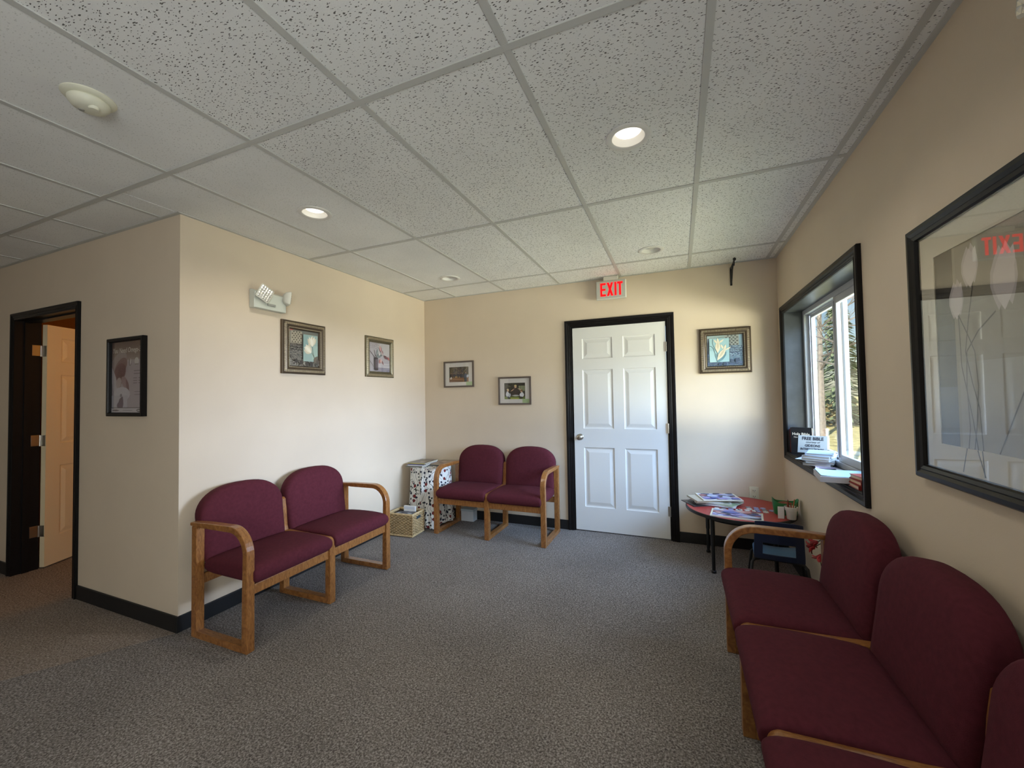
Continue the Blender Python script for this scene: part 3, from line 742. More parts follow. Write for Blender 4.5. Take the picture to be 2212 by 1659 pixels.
def lattice(x0, y0, x1, y1, nx, ny, bg, dot):
    s = [(bg, rect(x0, y0, x1, y1))]
    for i in range(nx):
        for j in range(ny):
            off = .5 if j % 2 else 0
            cx, cy = x0 + (i+.5+off*.98)*(x1-x0)/nx, y0 + (j+.5)*(y1-y0)/ny
            if cx < x1-.01: s.append((dot, ell(cx, cy, (x1-x0)/nx*.30, (y1-y0)/ny*.34, 0, 10)))
    return s
def scrawl(x0, y0, x1, y1, rows, c, seed, w=.010):
    rr = random.Random(seed); s = []
    for j in range(rows):
        y = y0 + (j+.5)*(y1-y0)/rows; x = x0
        while x < x1:
            ln = rr.uniform(.03, .09); s.append((c, line(x, y + rr.uniform(-.02, .02), min(x+ln, x1), y + rr.uniform(-.025, .025), w*rr.uniform(.6, 1.6)))); x += ln + rr.uniform(.01, .04)
    return s
def leaf(cx, cy, rx, ry, rot): 
    e = ell(0, 0, rx, ry, 0, 14); c, s = math.cos(math.radians(rot)), math.sin(math.radians(rot))
    e = [(x, y*(1-.8*abs(x/rx)**2)) for x, y in e]
    return [(cx+x*c-y*s, cy+x*s+y*c) for x, y in e]
PROF_ORN = [(0, 0), (0, .018), (.008, .022), (.012, .020), (.014, .026), (.034, .030), (.048, .022), (.050, .026), (.056, .024), (.064, .012), (.064, .004)]
CREAM, CREAM2 = (226, 218, 196), (206, 196, 170)
# tulips on teal, left wall
t, fn, wd = picture('tulip_picture', 'ornate silver framed picture of white tulips under the emergency light', (0, -1.875, 1.556), 'x+', .403, .410, PROF_ORN, SILVER_D)
beads(t, fn, .403, .410, .024, .011, .028, SILVER, .0085); beads(t, fn, .403, .410, .052, .0045, .026, SILVER, .0075)
iw, ih = .403-2*wd, .410-2*wd
BG = (112, 106, 96)
sh = [(BG, rect(0, 0, 1, 1)), ((128, 124, 114), rect(0, .62, .10, 1)), ((104, 110, 104), rect(.42, .93, 1, 1))] + lattice(.08, .64, .44, .97, 4, 6, (168, 160, 142), (70, 62, 54)) + \
    scrawl(.03, .22, .42, .62, 7, (72, 66, 60), 1, .022) + scrawl(.03, .22, .42, .60, 5, (146, 140, 128), 2, .012) + scrawl(.0, .0, 1, .2, 4, (140, 134, 122), 3, .02) + \
    [((84, 76, 66), line(.02, .3, .22, .08, .02)), ((64, 58, 50), leaf(.20, .14, .07, .05, 70)), ((66, 58, 50), leaf(.36, .10, .08, .05, 60)), ((60, 54, 46), leaf(.56, .07, .09, .05, 80)), ((58, 52, 46), leaf(.70, .08, .09, .06, 100)), ((150, 144, 130), leaf(.46, .08, .05, .03, 40))] + \
    [((150, 172, 164), rect(.43, .14, .93, .90)), ((138, 164, 158), rect(.43, .55, .6, .90)), ((160, 182, 170), rect(.72, .2, .93, .6))] + \
    [((92, 98, 84), q) for q in curve_strip([(.74, .58), (.76, .40), (.84, .16), (.90, .02)], .018)] + [((92, 98, 84), q) for q in curve_strip([(.70, .42), (.78, .30), (.86, .12)], .016)] + \
    [((104, 94, 80), leaf(.86, .20, .13, .08, 60)), ((84, 74, 64), leaf(.93, .14, .10, .06, 100))] + \
    [(c, leaf(bx + ln*math.cos(math.radians(an)), by + ln*math.sin(math.radians(an)), ln, w_, an)) for c, bx, by, ln, w_, an in
     ((CREAM2, .735, .58, .135, .06, 128), (CREAM2, .735, .58, .14, .05, 60), (CREAM, .735, .57, .15, .05, 112), (CREAM2, .735, .57, .16, .06, 90), (CREAM, .735, .57, .155, .045, 76), ((236, 230, 212), .735, .57, .15, .035, 98),
      (CREAM2, .70, .39, .135, .075, 166), (CREAM, .70, .39, .145, .06, 148), (CREAM2, .70, .39, .14, .06, 112), (CREAM, .70, .39, .15, .06, 130), ((236, 230, 212), .70, .39, .14, .04, 140))]
art('print', t, iw, ih, sh, lambda a, z, d: fn(wd+a, wd+z, .006+d))
# vase of pink tulips, left wall near the corner
PROF_G = [(0, 0), (0, .016), (.006, .020), (.010, .018), (.030, .024), (.040, .018), (.043, .021), (.048, .018), (.056, .010), (.056, .004)]
OLIVE = mat('olive_silver_frame', (112, 104, 82), .4, .6, var=.15, vscale=60)
t, fn, wd = picture('pink_tulip_picture', 'silver framed picture of pink tulips in a dark vase near the back corner', (0, -.990, 1.563), 'x+', .406, .396, PROF_G, OLIVE)
beads(t, fn, .406, .396, .022, .014, .022, SILVER, .0095)
iw, ih = .406-2*wd, .396-2*wd
G1 = (178, 172, 176)
sh = [(G1, rect(0, 0, 1, 1)), ((188, 184, 184), rect(.4, .55, 1, 1)), ((196, 190, 192), rect(.36, .14, 1, .30)), ((150, 144, 156), rect(.38, .0, 1, .14)), ((126, 120, 128), rect(.38, .125, 1, .14))] + scrawl(.02, .78, .5, 1, 4, (140, 132, 140), 6, .012) + \
    [((70, 64, 68), q) for q in curve_strip([(.0, .70), (.10, .62), (.2, .52), (.30, .46)], .022) + curve_strip([(.22, .74), (.26, .58), (.33, .48)], .02) + curve_strip([(0, .36), (.12, .24), (.18, .16)], .014)] + \
    [((104, 110, 116), leaf(.36, .52, .14, .05, 60)), ((120, 132, 136), leaf(.46, .54, .13, .06, 20)), ((140, 152, 150), leaf(.36, .66, .14, .04, 75)), ((110, 120, 120), leaf(.58, .58, .10, .03, 20)),
     ((66, 60, 64), rect(.20, .10, .40, .46)), ((96, 84, 96), rect(.27, .10, .31, .44)), ((120, 108, 122), rect(.33, .10, .37, .46)), ((52, 48, 52), ell(.30, .46, .10, .03)), ((48, 44, 50), ell(.30, .08, .11, .05)),
     ((168, 118, 122), leaf(.52, .80, .11, .065, 100)), ((206, 164, 162), leaf(.50, .82, .10, .04, 95)), ((190, 172, 172), leaf(.60, .66, .10, .05, 110)), ((150, 110, 114), leaf(.62, .70, .08, .03, 120)), ((220, 214, 208), leaf(.46, .60, .05, .03, 90)),
     ((128, 84, 90), leaf(.78, .52, .11, .055, -30)), ((100, 66, 72), leaf(.74, .54, .09, .03, -35)), ((172, 100, 98), leaf(.92, .48, .08, .04, -50)), ((150, 84, 84), leaf(.90, .52, .05, .02, 80)),
     ((178, 124, 122), leaf(.48, .36, .09, .05, 80)), ((212, 180, 172), leaf(.54, .38, .08, .035, 90)), ((140, 96, 98), leaf(.62, .32, .09, .03, -60))]
art('print', t, iw, ih, sh, lambda a, z, d: fn(wd+a, wd+z, .006+d))
# lilies on blue, right of the door
t, fn, wd = picture('lily_picture', 'ornate silver framed picture of white lilies on blue right of the white door', (2.945, 0, 1.526), 'y-', .408, .398, PROF_ORN, SILVER_D)
beads(t, fn, .408, .398, .024, .011, .028, SILVER, .0085); beads(t, fn, .408, .398, .052, .0045, .026, SILVER, .0075)
iw, ih = .408-2*wd, .398-2*wd
sh = [((128, 158, 182), rect(0, 0, 1, 1)), ((158, 186, 188), rect(0, .90, .52, 1)), ((150, 184, 206), rect(.90, .6, 1, 1))] + lattice(.50, .66, .90, 1.0, 4, 6, (170, 178, 176), (78, 84, 88)) + \
    scrawl(.60, .30, 1, .64, 6, (84, 104, 140), 11, .022) + scrawl(.60, .30, 1, .64, 5, (160, 186, 206), 12, .014) + scrawl(0, .02, 1, .12, 3, (84, 100, 130), 13, .03) + scrawl(0, .12, .08, .5, 5, (96, 118, 146), 14, .02) + \
    [((70, 84, 108), leaf(.84, .16, .10, .06, 60)), ((74, 88, 110), leaf(.70, .14, .08, .05, 120)), ((66, 80, 104), leaf(.36, .05, .08, .05, 90)), ((66, 80, 104), leaf(.50, .05, .08, .05, 80)), ((92, 112, 140), line(.82, .08, 1, .24, .012))] + \
    [((158, 196, 204), rect(.06, .12, .62, .90)), ((172, 206, 212), rect(.06, .12, .24, .5)), ((66, 80, 84), line(.62, .12, .635, .9, .012)), ((84, 100, 106), line(.05, .115, .62, .12, .012))] + \
    [((84, 106, 112), q) for q in curve_strip([(.16, .88), (.15, .74), (.20, .58), (.30, .40)], .016) + curve_strip([(.06, .66), (.12, .64), (.18, .56), (.22, .40), (.28, .12)], .018) + curve_strip([(.28, .4), (.29, .2), (.30, .1)], .022)] + \
    [((110, 148, 160), leaf(.40, .26, .20, .07, 50)), ((96, 134, 148), leaf(.47, .34, .14, .05, 62)), ((118, 150, 160), leaf(.25, .30, .16, .03, 105))] + \
    [(CREAM, leaf(.30, .62, .20, .075, 88)), (CREAM, leaf(.25, .79, .10, .03, 130)), (CREAM, leaf(.31, .82, .10, .03, 100)), (CREAM, leaf(.40, .80, .10, .03, 40)), (CREAM2, leaf(.30, .66, .12, .03, 90)),
     (CREAM, leaf(.40, .38, .24, .075, 58)), (CREAM, leaf(.42, .62, .09, .03, 115)), (CREAM, leaf(.50, .60, .10, .03, 75)), (CREAM, leaf(.58, .55, .10, .025, 30)), (CREAM2, leaf(.41, .40, .16, .03, 58))]
art('print', t, iw, ih, sh, lambda a, z, d: fn(wd+a, wd+z, .006+d))
# two small photographs on the back wall
PROF_S = [(0, 0), (0, .018), (.016, .018), (.017, .014), (.017, .004)]
def photo(label, origin, Wd, Ht, sh):
    t, fn, wd = picture('framed_photo', label, origin, 'y-', Wd, Ht, PROF_S, BRNFRAME, glass_d=.008)
    iw, ih = Wd-2*wd, Ht-2*wd
    mb = MB()
    for r in (rect(0, 0, iw, .042), rect(0, ih-.048, iw, ih), rect(0, .042, .050, ih-.048), rect(iw-.050, .042, iw, ih-.048)): mb.prism(r, lambda a, b, d: fn(wd+a, wd+b, d), .0045, .0065)
    obj('mat_board', mb, mat('white_mat_board', (222, 218, 214), .8), t)
    art('print', t, iw-.10, ih-.09, sh, lambda a, z, d: fn(wd+.05+a, wd+.042+z, .0042+d), step=.00006)
    obj('sticker', MB().prism(rect(iw-.082, .002, iw-.002, .044), lambda a, b, d: fn(wd+a, wd+b, d), .0066, .0068), flat((176, 200, 150)), t)
    return t
rr = random.Random(3)
sh = [((62, 50, 36), rect(0, 0, 1, 1)), ((146, 100, 62), rect(0, 0, 1, .30)), ((120, 80, 50), rect(0, .0, .7, .14)), ((180, 150, 96), rect(.2, .30, .6, .38))]
for i in range(26): sh.append((rr.choice([(40, 32, 24), (84, 70, 46), (112, 96, 60), (50, 44, 28), (138, 122, 80)]), line(rr.random(), rr.uniform(.4, .55), rr.random()*.04 + i/26, 1, rr.uniform(.012, .03))))
for x, c in ((.08, (40, 34, 34)), (.14, (70, 46, 42)), (.26, (44, 40, 40)), (.47, (36, 34, 36)), (.58, (50, 46, 44)), (.66, (40, 38, 44))): sh += [(c, leaf(x, .42, .17, .05, 88)), ((160, 120, 96), ell(x, .57, .02, .03))]
sh += [((222, 214, 204), leaf(.10, .26, .10, .05, 80)), ((54, 66, 92), leaf(.84, .36, .22, .09, 84)), ((44, 54, 72), rect(.78, .02, .92, .28)), ((200, 206, 214), leaf(.95, .38, .12, .05, 80)), ((150, 112, 90), ell(.85, .60, .035, .045))]
photo('small framed photo of people among trees, left of the two on the back wall', (.267, 0, 1.462), .385, .296, sh)
sh = [((40, 40, 30), rect(0, 0, 1, 1)), ((108, 124, 52), rect(0, 0, 1, .16)), ((168, 176, 84), rect(.3, 0, .7, .08)), ((150, 158, 120), rect(.68, .5, .98, .82)), ((58, 60, 40), rect(0, .7, .4, 1)), ((120, 128, 96), rect(.2, .78, .46, .84))]
for i in range(12): sh.append((rr.choice([(24, 26, 20), (70, 74, 50), (30, 34, 26)]), line(rr.random(), .5, rr.random(), 1, .03)))
for x in (.70, .80, .90): sh.append(((40, 38, 30), line(x, .5, x+.01, 1, .02)))
SK = (206, 168, 140)
sh += [((52, 40, 36), leaf(.57, .46, .26, .15, 90)), (SK, leaf(.40, .56, .14, .025, 42)), (SK, leaf(.76, .60, .15, .025, -25)), (SK, ell(.54, .76, .055, .085)), ((214, 196, 130), leaf(.54, .83, .07, .06, 0)), ((196, 196, 194), leaf(.55, .22, .2, .05, 0)),
       ((220, 222, 230), leaf(.17, .28, .22, .10, 100)), ((206, 210, 220), leaf(.24, .22, .15, .07, 70)), (SK, ell(.18, .54, .05, .075)), ((220, 204, 150), leaf(.17, .60, .06, .05, 0)), ((48, 56, 76), leaf(.2, .10, .10, .05, 120)),
       ((222, 222, 226), leaf(.84, .26, .18, .11, 85)), (SK, ell(.82, .48, .05, .07)), ((120, 84, 50), leaf(.83, .53, .06, .06, 0)), ((44, 40, 40), leaf(.80, .10, .12, .06, 0))]
photo('small framed photo of three seated people on grass, right of the two', (.953, 0, 1.260), .374, .298, sh)

# poster on the hall wall
PROF_P = [(0, 0), (0, .024), (.006, .028), (.020, .028), (.024, .022), (.024, .004)]
t, fn, wd = picture('framed_poster', 'black framed health poster headed You Need Omega-3 beside the hall door', (-.745, YB, 1.268), 'y-', .415, .510, PROF_P, BLKFRAME, glass_d=.010, cat='poster')
iw, ih = .415-2*wd, .510-2*wd
sh = [((170, 158, 162), rect(0, 0, 1, 1))] + [((150-6*i, 132-7*i, 122-7*i), rect(0, .74+.026*i, 1, 1)) for i in range(10)] + \
     [((158, 142, 138), ell(.22, .72, .26, .12, 20)), ((128, 96, 94), ell(.28, .64, .22, .11, 25)), ((108, 62, 66), ell(.25, .56, .20, .13, 20)), ((96, 48, 54), leaf(.24, .48, .17, .10, 80)),
      ((188, 180, 184), leaf(.08, .42, .24, .08, 110)), ((176, 158, 156), ell(.22, .42, .09, .07, 30)), ((150, 122, 122), ell(.42, .42, .13, .07, -30)), ((116, 78, 84), leaf(.50, .38, .10, .04, -60)),
      ((196, 190, 196), ell(.32, .26, .26, .10)), ((184, 178, 186), rect(0, .07, .5, .24)), ((84, 62, 86), leaf(.30, .13, .11, .08, 60)), ((88, 66, 92), ell(.27, .10, .10, .05)), ((120, 112, 122), ell(.30, .24, .035, .025)),
      ((120, 112, 112), ell(.58, .70, .04, .05)), ((216, 212, 208), leaf(.59, .71, .05, .02, 80)), ((206, 202, 196), ell(.78, .71, .065, .055)), ((140, 132, 128), rect(.72, .66, .84, .68)), ((62, 54, 44), ell(.96, .72, .05, .06)), ((40, 36, 30), ell(.96, .78, .03, .025))] + \
     [((110, 100, 106), rect(.70, y, 1, y+.010)) for y in (.575, .535)] + [((96, 88, 94), rect(x, y, x+w_, y+.008)) for y in (.475, .440, .405) for x, w_ in ((.68, .12), (.84, .12))] + \
     [((120, 112, 118), rect(.72, y, .72+w_, y+.009)) for y, w_ in ((.285, .25), (.245, .20))] + [((44, 40, 44), rect(.95, .07, 1, .20)), ((210, 206, 206), rect(.955, .12, 1, .17)), ((200, 194, 196), rect(0, 0, 1, .062)), ((30, 28, 30), rect(0, .062, 1, .070)),
      ((70, 56, 70), leaf(.14, .03, .12, .012, 0)), ((120, 112, 118), rect(.36, .028, .66, .034)), ((40, 44, 48), ell(.88, .03, .09, .022)), ((200, 196, 196), ell(.86, .03, .05, .008))]
art('print', t, iw, ih, sh, lambda a, z, d: fn(wd+a, wd+z, .005+d), step=.00005)
text('title_lettering', 'You Need Omega-3', .046, flat((232, 226, 214)), t, (.20, -.0093, .5100-.082), (PI/2, 0, 0), shear=.22, xs=.86)

# large tulip picture on the right wall (cut by the photo's edge)
PROF_B = [(0, 0), (0, .020), (.006, .028), (.020, .030), (.030, .024), (.034, .026), (.044, .022), (.050, .012), (.050, .004)]
BW, BHt = .76, .872
t, fn, wd = picture('large_tulip_picture', 'large black framed print of three pale tulips at the right edge, glass reflecting the door', (XR, -2.135, 1.050), 'x-', BW, BHt, PROF_B, BLKFRAME, glass_d=.014)
iw, ih = BW-2*wd, BHt-2*wd
ML, MT = .075, .080
mb = MB()
for r in (rect(0, 0, iw, MT), rect(0, ih-MT, iw, ih), rect(0, MT, ML, ih-MT), rect(iw-ML, MT, iw, ih-MT)): mb.prism(r, lambda a, b, d: fn(wd+a, wd+b, d), .0060, .0085)
obj('mat_board', mb, mat('ivory_mat_board', (206, 200, 182), .8), t)
sh = [((150, 144, 128), rect(0, 0, 1, 1)), ((140, 134, 118), rect(.2, .7, 1, 1)), ((160, 158, 148), rect(.2, 0, 1, .42)), ((36, 31, 27), rect(0, 0, .175, 1)), ((52, 54, 56), rect(0, .3, .175, .62)), ((78, 88, 98), rect(0, 0, .175, .30))]
PT, PT2 = (206, 198, 196), (188, 180, 178)
for cx, cy, w_, h_ in ((.33, .875, .15, .19), (.20, .735, .14, .18), (.585, .77, .20, .27), (.86, .70, .15, .2)):
    sh += [(PT2, leaf(cx-w_*.16, cy, h_*.52, w_*.34, 86)), (PT2, leaf(cx+w_*.18, cy+.01, h_*.52, w_*.30, 96)), (PT, leaf(cx, cy-.01, h_*.50, w_*.40, 90)), (PT, leaf(cx+w_*.25, cy+h_*.2, h_*.26, w_*.16, 70))]
for pts in ([(.353, .79), (.30, .62), (.263, .47), (.31, .32), (.36, .20), (.378, -.02)], [(.215, .655), (.29, .55), (.343, .464), (.36, .30), (.33, .1), (.30, -.02)], [(.52, .63), (.38, .56), (.275, .47), (.262, .3), (.275, .1), (.25, -.02)], [(.215, .655), (.225, .4), (.30, .15), (.34, -.02)], [(.86, .60), (.7, .3), (.5, 0)]):
    sh += [((74, 70, 60), q) for q in curve_strip(pts, .008)]
art('print', t, iw-2*ML, ih-2*MT, sh, lambda a, z, d: fn(wd+ML+a, wd+MT+z, .0050+d), step=.00002)
for pts in ([(.378, 0), (.390, -.12)], [(.34, 0), (.395, -.12)], [(.25, 0), (.205, -.12)]):
    st = MB()
    for q in curve_strip([(ML + p[0]*(iw-2*ML), MT + p[1]*(ih-2*MT)) for p in pts], .004): st.prism(q, lambda a, b, d: fn(wd+a, wd+b, d), .0085, .0087)
    obj('printed_stem', st, flat((74, 70, 60)), t)

# ------------------------------------------------------------------ benches
PIT = .5600; DEP = .475; FW = .046
def v2(u0):  # (v, z, u) -> local: x = u, y = -v
    return lambda v, z, d: (u0 + d, -v, z)
def bench(label, n, loc, rz, arms=(True, True)):
    t = thing('waiting_bench', label, 'bench', loc, rz)
    for k in range(n+1):
        u = PIT*k; f = v2(u); end = k in (0, n)
        obj('floor_runner', MB().prism([(.044, 0), (DEP-.044, 0), (DEP-.044, .036), (.044, .036)], f, -FW/2, FW/2), OAK, t, bevel=.003)
        if end:
            obj('rear_leg', MB().prism([(0, 0), (.044, 0), (.044, .632), (.002, .632)], f, -FW/2, FW/2), OAK, t, bevel=.003)
            r = .145
            out = [(-.014, .652), (.12, .660)] + [(v, z) for v, z in arc(DEP-r, .664-r, r, 90, 0, 10)] + [(DEP, .30), (DEP, 0)]
            inn = [(-.014, .6335), (.12, .628)] + [(v, z) for v, z in arc(DEP-r, .664-r, r-.034, 90, 0, 10)] + [(DEP-.040, .30), (DEP-.044, 0)]
            obj('armrest', MB().band(out, inn, f, -FW/2, FW/2), OAK, t, bevel=.004)
        else:
            obj('rear_leg', MB().prism([(0, 0), (.044, 0), (.044, .40), (.030, .46), (.022, .58), (.014, .650), (.004, .662), (-.012, .664), (-.020, .655), (-.012, .56), (-.002, .44)], f, -FW/2, FW/2), OAK, t, bevel=.003)
            r = .035
            out = [(.046, .436), (.2, .434)] + arc(DEP-r, .430-r, r, 90, 0, 6) + [(DEP, .2), (DEP, 0)]
            inn = [(.046, .400), (.2, .398)] + arc(DEP-r-.006, .430-r-.006, r-.030, 90, 0, 6) + [(DEP-.044, .2), (DEP-.044, 0)]
            obj('front_leg', MB().band(out, inn, f, -FW/2, FW/2), OAK, t, bevel=.003)
    for k in range(n):
        u0, u1 = PIT*k + FW/2, PIT*(k+1) - FW/2
        boxo('front_rail', (u0, -(DEP-.012), .296), (u1, -(DEP-.034), .350), OAK, t, bevel=.003)
        boxo('rear_rail', (u0, -.010, .290), (u1, -.034, .346), OAK, t, bevel=.003)
        # seat cushion : rounded slab, crowned, rolled front
        mb = MB(); nu, nv = 9, 12; hw = (PIT-.024)/2; uc = PIT*(k+.5)
        prof = []
        # section loop in (v, z)
        sec = [(.052, .352), (.20, .350), (.36, .348), (.455, .347), (.482, .356), (.494, .378), (.496, .408), (.486, .434), (.462, .448), (.40, .456), (.28, .458), (.17, .454), (.092, .448), (.056, .436), (.048, .390)]
        m_ = len(sec); vs = []
        us = [-1, -.985, -.94, -.8, -.5, 0, .5, .8, .94, .985, 1]
        for uu in us:
            e = {1: .030, .985: .016, .94: .004}.get(abs(uu), 0); cr = .007*(1-uu*uu)
            for v, z in sec:
                zc, vc = .402, .27
                zz = z + (cr if z > .44 else 0); dz = (zz-zc); dv = (v-vc)
                s = max(0, 1 - e/.052)
                vs.append((uc + uu*hw, -(vc + dv*(1-e*.35)), zc + dz*s))
        fs = [(i*m_+j, i*m_+(j+1) % m_, (i+1)*m_+(j+1) % m_, (i+1)*m_+j) for i in range(len(us)-1) for j in range(m_)] + [list(range(m_)), list(range((len(us)-1)*m_, len(us)*m_))]
        mb.add(vs, fs); obj('seat_cushion', mb, MAROON, t, smooth=True, sub=1)
        # back cushion : domed outline, padded, leaning back
        hm = .268; outl = [(.240, .408), (.252, .413), (.259, .428), (.262, .50), (.264, .58), (.266, .62), (hm, .664)]
        for a in (8, 16, 24, 32, 40, 48, 56, 63, 70, 76, 82):
            c_, s_ = math.cos(math.radians(a)), math.sin(math.radians(a)); outl.append((hm*c_**.78, .664 + .166*s_**1.02))
        full = outl + [(0, .8305)] + [(-x, z) for x, z in outl[::-1]]
        N = len(full); cz = .65; vs = []
        def lean(z): return .020 - (z-.46)*.155
        rings = [(.968, -.034), (.982, -.018), (.993, .0), (1.0, .016), (.982, .034), (.93, .047), (.78, .056), (.45, .062), (.15, .063)]
        bk = [(.945, -.042), (.87, -.048)]
        allr = [(s, d) for s, d in bk[::-1]] + rings
        for s, d in allr:
            for x, z in full:
                zz = cz + (z-cz)*s; vs.append((uc + x*s, -(lean(zz) + d), zz))
        fs = [(i*N+j, i*N+(j+1) % N, (i+1)*N+(j+1) % N, (i+1)*N+j) for i in range(len(allr)-1) for j in range(N)] + [list(range(N)), list(range((len(allr)-1)*N, len(allr)*N))]
        b = MB(); b.add(vs, fs); obj('back_cushion', b, MAROON, t, smooth=True)
    return t
bench('maroon two-seat oak waiting bench along the left wall', 2, (.122, -2.516, 0), PI/2)
bench('maroon two-seat oak waiting bench on the back wall beside the white door', 2, (.497, -.093, 0), 0)
bench('maroon oak waiting bench in the right foreground under the window wall', 3, (3.437, -1.588, 0), -PI/2)

# ------------------------------------------------------------------ corner table with cloth, magazines, basket
WT = mat('dark_table_wood', (96, 66, 44), .5)
tcx, tcy = .250, -.272
t = thing('side_table', 'small round corner table hidden under the floral cloth', 'table', (tcx, tcy, 0))
obj('table_top', MB().lathe([(.196, .598), (.200, .602), (.200, .616), (.196, .620)], seg=36), WT, t)
for k in range(3):
    a = 2*PI*k/3 + .5; obj('leg', MB().tube([(.15*math.cos(a), .15*math.sin(a), 0), (.13*math.cos(a), .13*math.sin(a), .598)], .016, 8), WT, t)
mb = MB(); mb.uv = []; n = 144; rows = [(.0, .6235), (.10, .6235), (.19, .6235), (.2085, .6215), (.2135, .612)] + [(.214 + .010*(i/14) + .028*max(0, i/14-.45), .60 - .588*i/14) for i in range(0, 15)]
rr = random.Random(4); ph = [rr.uniform(0, 6) for _ in range(5)]
for r, z in rows:
    drop = max(0, (.60-z)/.59)
    for k in range(n):
        a = 2*PI*k/n
        f = .5*math.sin(13*a+ph[0]) + .32*math.sin(21*a+ph[1]+drop) + .25*math.sin(7*a+ph[2]) + .2*math.sin(30*a+ph[3])
        rr_ = r + f*.028*min(1, .15 + drop*1.3)*(1 if r > .2 else 0)
        zz = z + (.006*math.sin(9*a+ph[4]) if z < .03 else 0)
        mb.v.append((max(tcx + rr_*math.cos(a), .018), min(tcy + rr_*math.sin(a), -.018), max(zz, .048 if tcx + rr_*math.cos(a) > .455 else .004)))
        mb.uv.append((.235*a, z - (.6-r if z > .62 else 0)))
for i in range(len(rows)-1):
    for k in range(n): mb.f.append([i*n+k, i*n+(k+1) % n, (i+1)*n+(k+1) % n, (i+1)*n+k]); mb.mi.append(0)
cl = obj('floral_tablecloth', mb, floral_material(), smooth=True); tag(cl, 'white cloth with dark red and navy flowers draped over the corner table', 'tablecloth')

def magazine(label, loc, rz, w_, h_, th, cover, pages=(226, 222, 210), spine=None, tilt=0, group=None, name='magazine', sheets=None, decor=None):
    t = thing(name, label, 'magazine' if name == 'magazine' else name.replace('_', ' '), loc, rz, group); t.rotation_euler = (0, tilt, rz)
    obj('pages', MB().box((-w_/2+.002, -h_/2+.001, .0004), (w_/2-.001, h_/2-.001, th-.0004)), flat(pages), t)
    c = MB().box((-w_/2, -h_/2, th-.0006), (w_/2, h_/2, th)).box((-w_/2, -h_/2, 0), (w_/2, h_/2, .0006)).box((-w_/2-.0004, -h_/2, 0), (-w_/2+.0012, h_/2, th), 1)
    cv = obj('cover', c, [mat('cover_%d_%d_%d' % cover, cover, .35), mat('spine_%d_%d_%d' % (spine or cover), spine or cover, .4)], t)
    if decor: art('cover_print', cv, w_*.94, h_*.94, decor, lambda a, z, d: (-w_*.47+a, -h_*.47+z, th+.0003+d), rough=.35)
    return t
def blobs(seed, bg, cols, n):
    rr = random.Random(seed); s = [(bg, rect(0, 0, 1, 1))]
    for i in range(n): s.append((rr.choice(cols), ell(rr.random(), rr.random(), rr.uniform(.06, .22), rr.uniform(.05, .16), rr.uniform(0, 180), 12)))
    return s
z0 = .6245
E1 = (120, 110, 96)
z = z0
for i, (lb, x, y, r, th, cov, sp) in enumerate((
    ('bottom magazine of the left pile on the corner table', .165, -.330, 8, .006, (150, 148, 140), (80, 84, 80)),
    ('second magazine from the bottom of the left pile on the corner table', .172, -.322, 5, .006, (170, 168, 160), (150, 150, 146)),
    ('white spined magazine in the middle of the left pile', .178, -.315, 14, .005, (180, 178, 172), (235, 235, 230)),
    ('purple spined magazine third from the top of the left pile', .170, -.310, 10, .005, (110, 104, 130), (92, 86, 140)),
    ('grey magazine just below the top of the left pile', .175, -.300, 12, .005, (140, 132, 118), (90, 88, 84)),
    ('top magazine of the left pile with a yellow edge', .165, -.290, 9, .006, (116, 106, 90), (204, 190, 110)))):
    magazine(lb, (x, y, z), math.radians(r+90-6), .275, .205, th, cov, pages=(222, 214, 190) if i == 5 else (214, 210, 200), spine=sp, decor=blobs(i+50, cov, [(90, 80, 76), (140, 126, 110), (120, 100, 120), (164, 150, 130)], 7)); z += th+.0004
z = z0
for i, (lb, x, y, r, th, cov, sp) in enumerate((
    ('bottom magazine of the right pile on the corner table', .350, -.250, -4, .006, (140, 140, 132), (120, 120, 110)),
    ('middle magazine of the right pile with a dark spine', .357, -.238, -8, .006, (110, 108, 112), (60, 60, 70)),
    ('top magazine of the right pile, brown cover', .352, -.228, -3, .005, (140, 118, 96), (200, 186, 160)))):
    zz = z + .0
    magazine(lb, (x+.018, y+.02, zz), math.radians(r+90), .265, .190, th, cov, spine=sp, decor=blobs(i+70, cov, [(110, 84, 70), (170, 150, 126), (90, 76, 70)], 6)); z += th+.0004

# wicker basket
WICK = mat('pale_wicker', (198, 172, 128), .7, var=.2, vscale=40)
WICK_D = mat('dark_wicker', (160, 128, 84), .7, var=.2, vscale=40)
BL, BD, BHH = .275, .205, .222
t = thing('wicker_basket', 'square pale wicker basket on the carpet in front of the floral cloth', 'basket', (.205, -.652, 0), math.radians(3))
wv = MB(); R_ = 15; per = [(-BL/2, -BD/2), (BL/2, -BD/2), (BL/2, BD/2), (-BL/2, BD/2)]
stk = []
for s in range(4):
    a, b = Vector(per[s]), Vector(per[(s+1) % 4]); m_ = 12 if s % 2 == 0 else 9
    nrm = Vector(((b-a).y, -(b-a).x)).normalized()
    for i in range(m_): stk.append((a.lerp(b, i/m_), nrm, i == 0))
for r in range(R_):
    pts = []; z = .022 + (BHH-.040)*r/(R_-1)
    for i, (p, nr, cor) in enumerate(stk):
        off = .0045*(1 if (i+r) % 2 else -1); q = p + (nr*off if not cor else Vector((0, 0))); pts.append((q.x, q.y, z))
    pts.append(pts[0]); wv.tube(pts, .0044, 5, cap=False)
tag(obj('woven_sides', wv, WICK, t), kind='stuff')
sk_ = MB()
for p, nr, cor in stk: sk_.tube([(p.x, p.y, .008), (p.x, p.y, BHH-.010)], .006 if cor else .0032, 6)
tag(obj('stakes', sk_, WICK_D, t), kind='stuff')
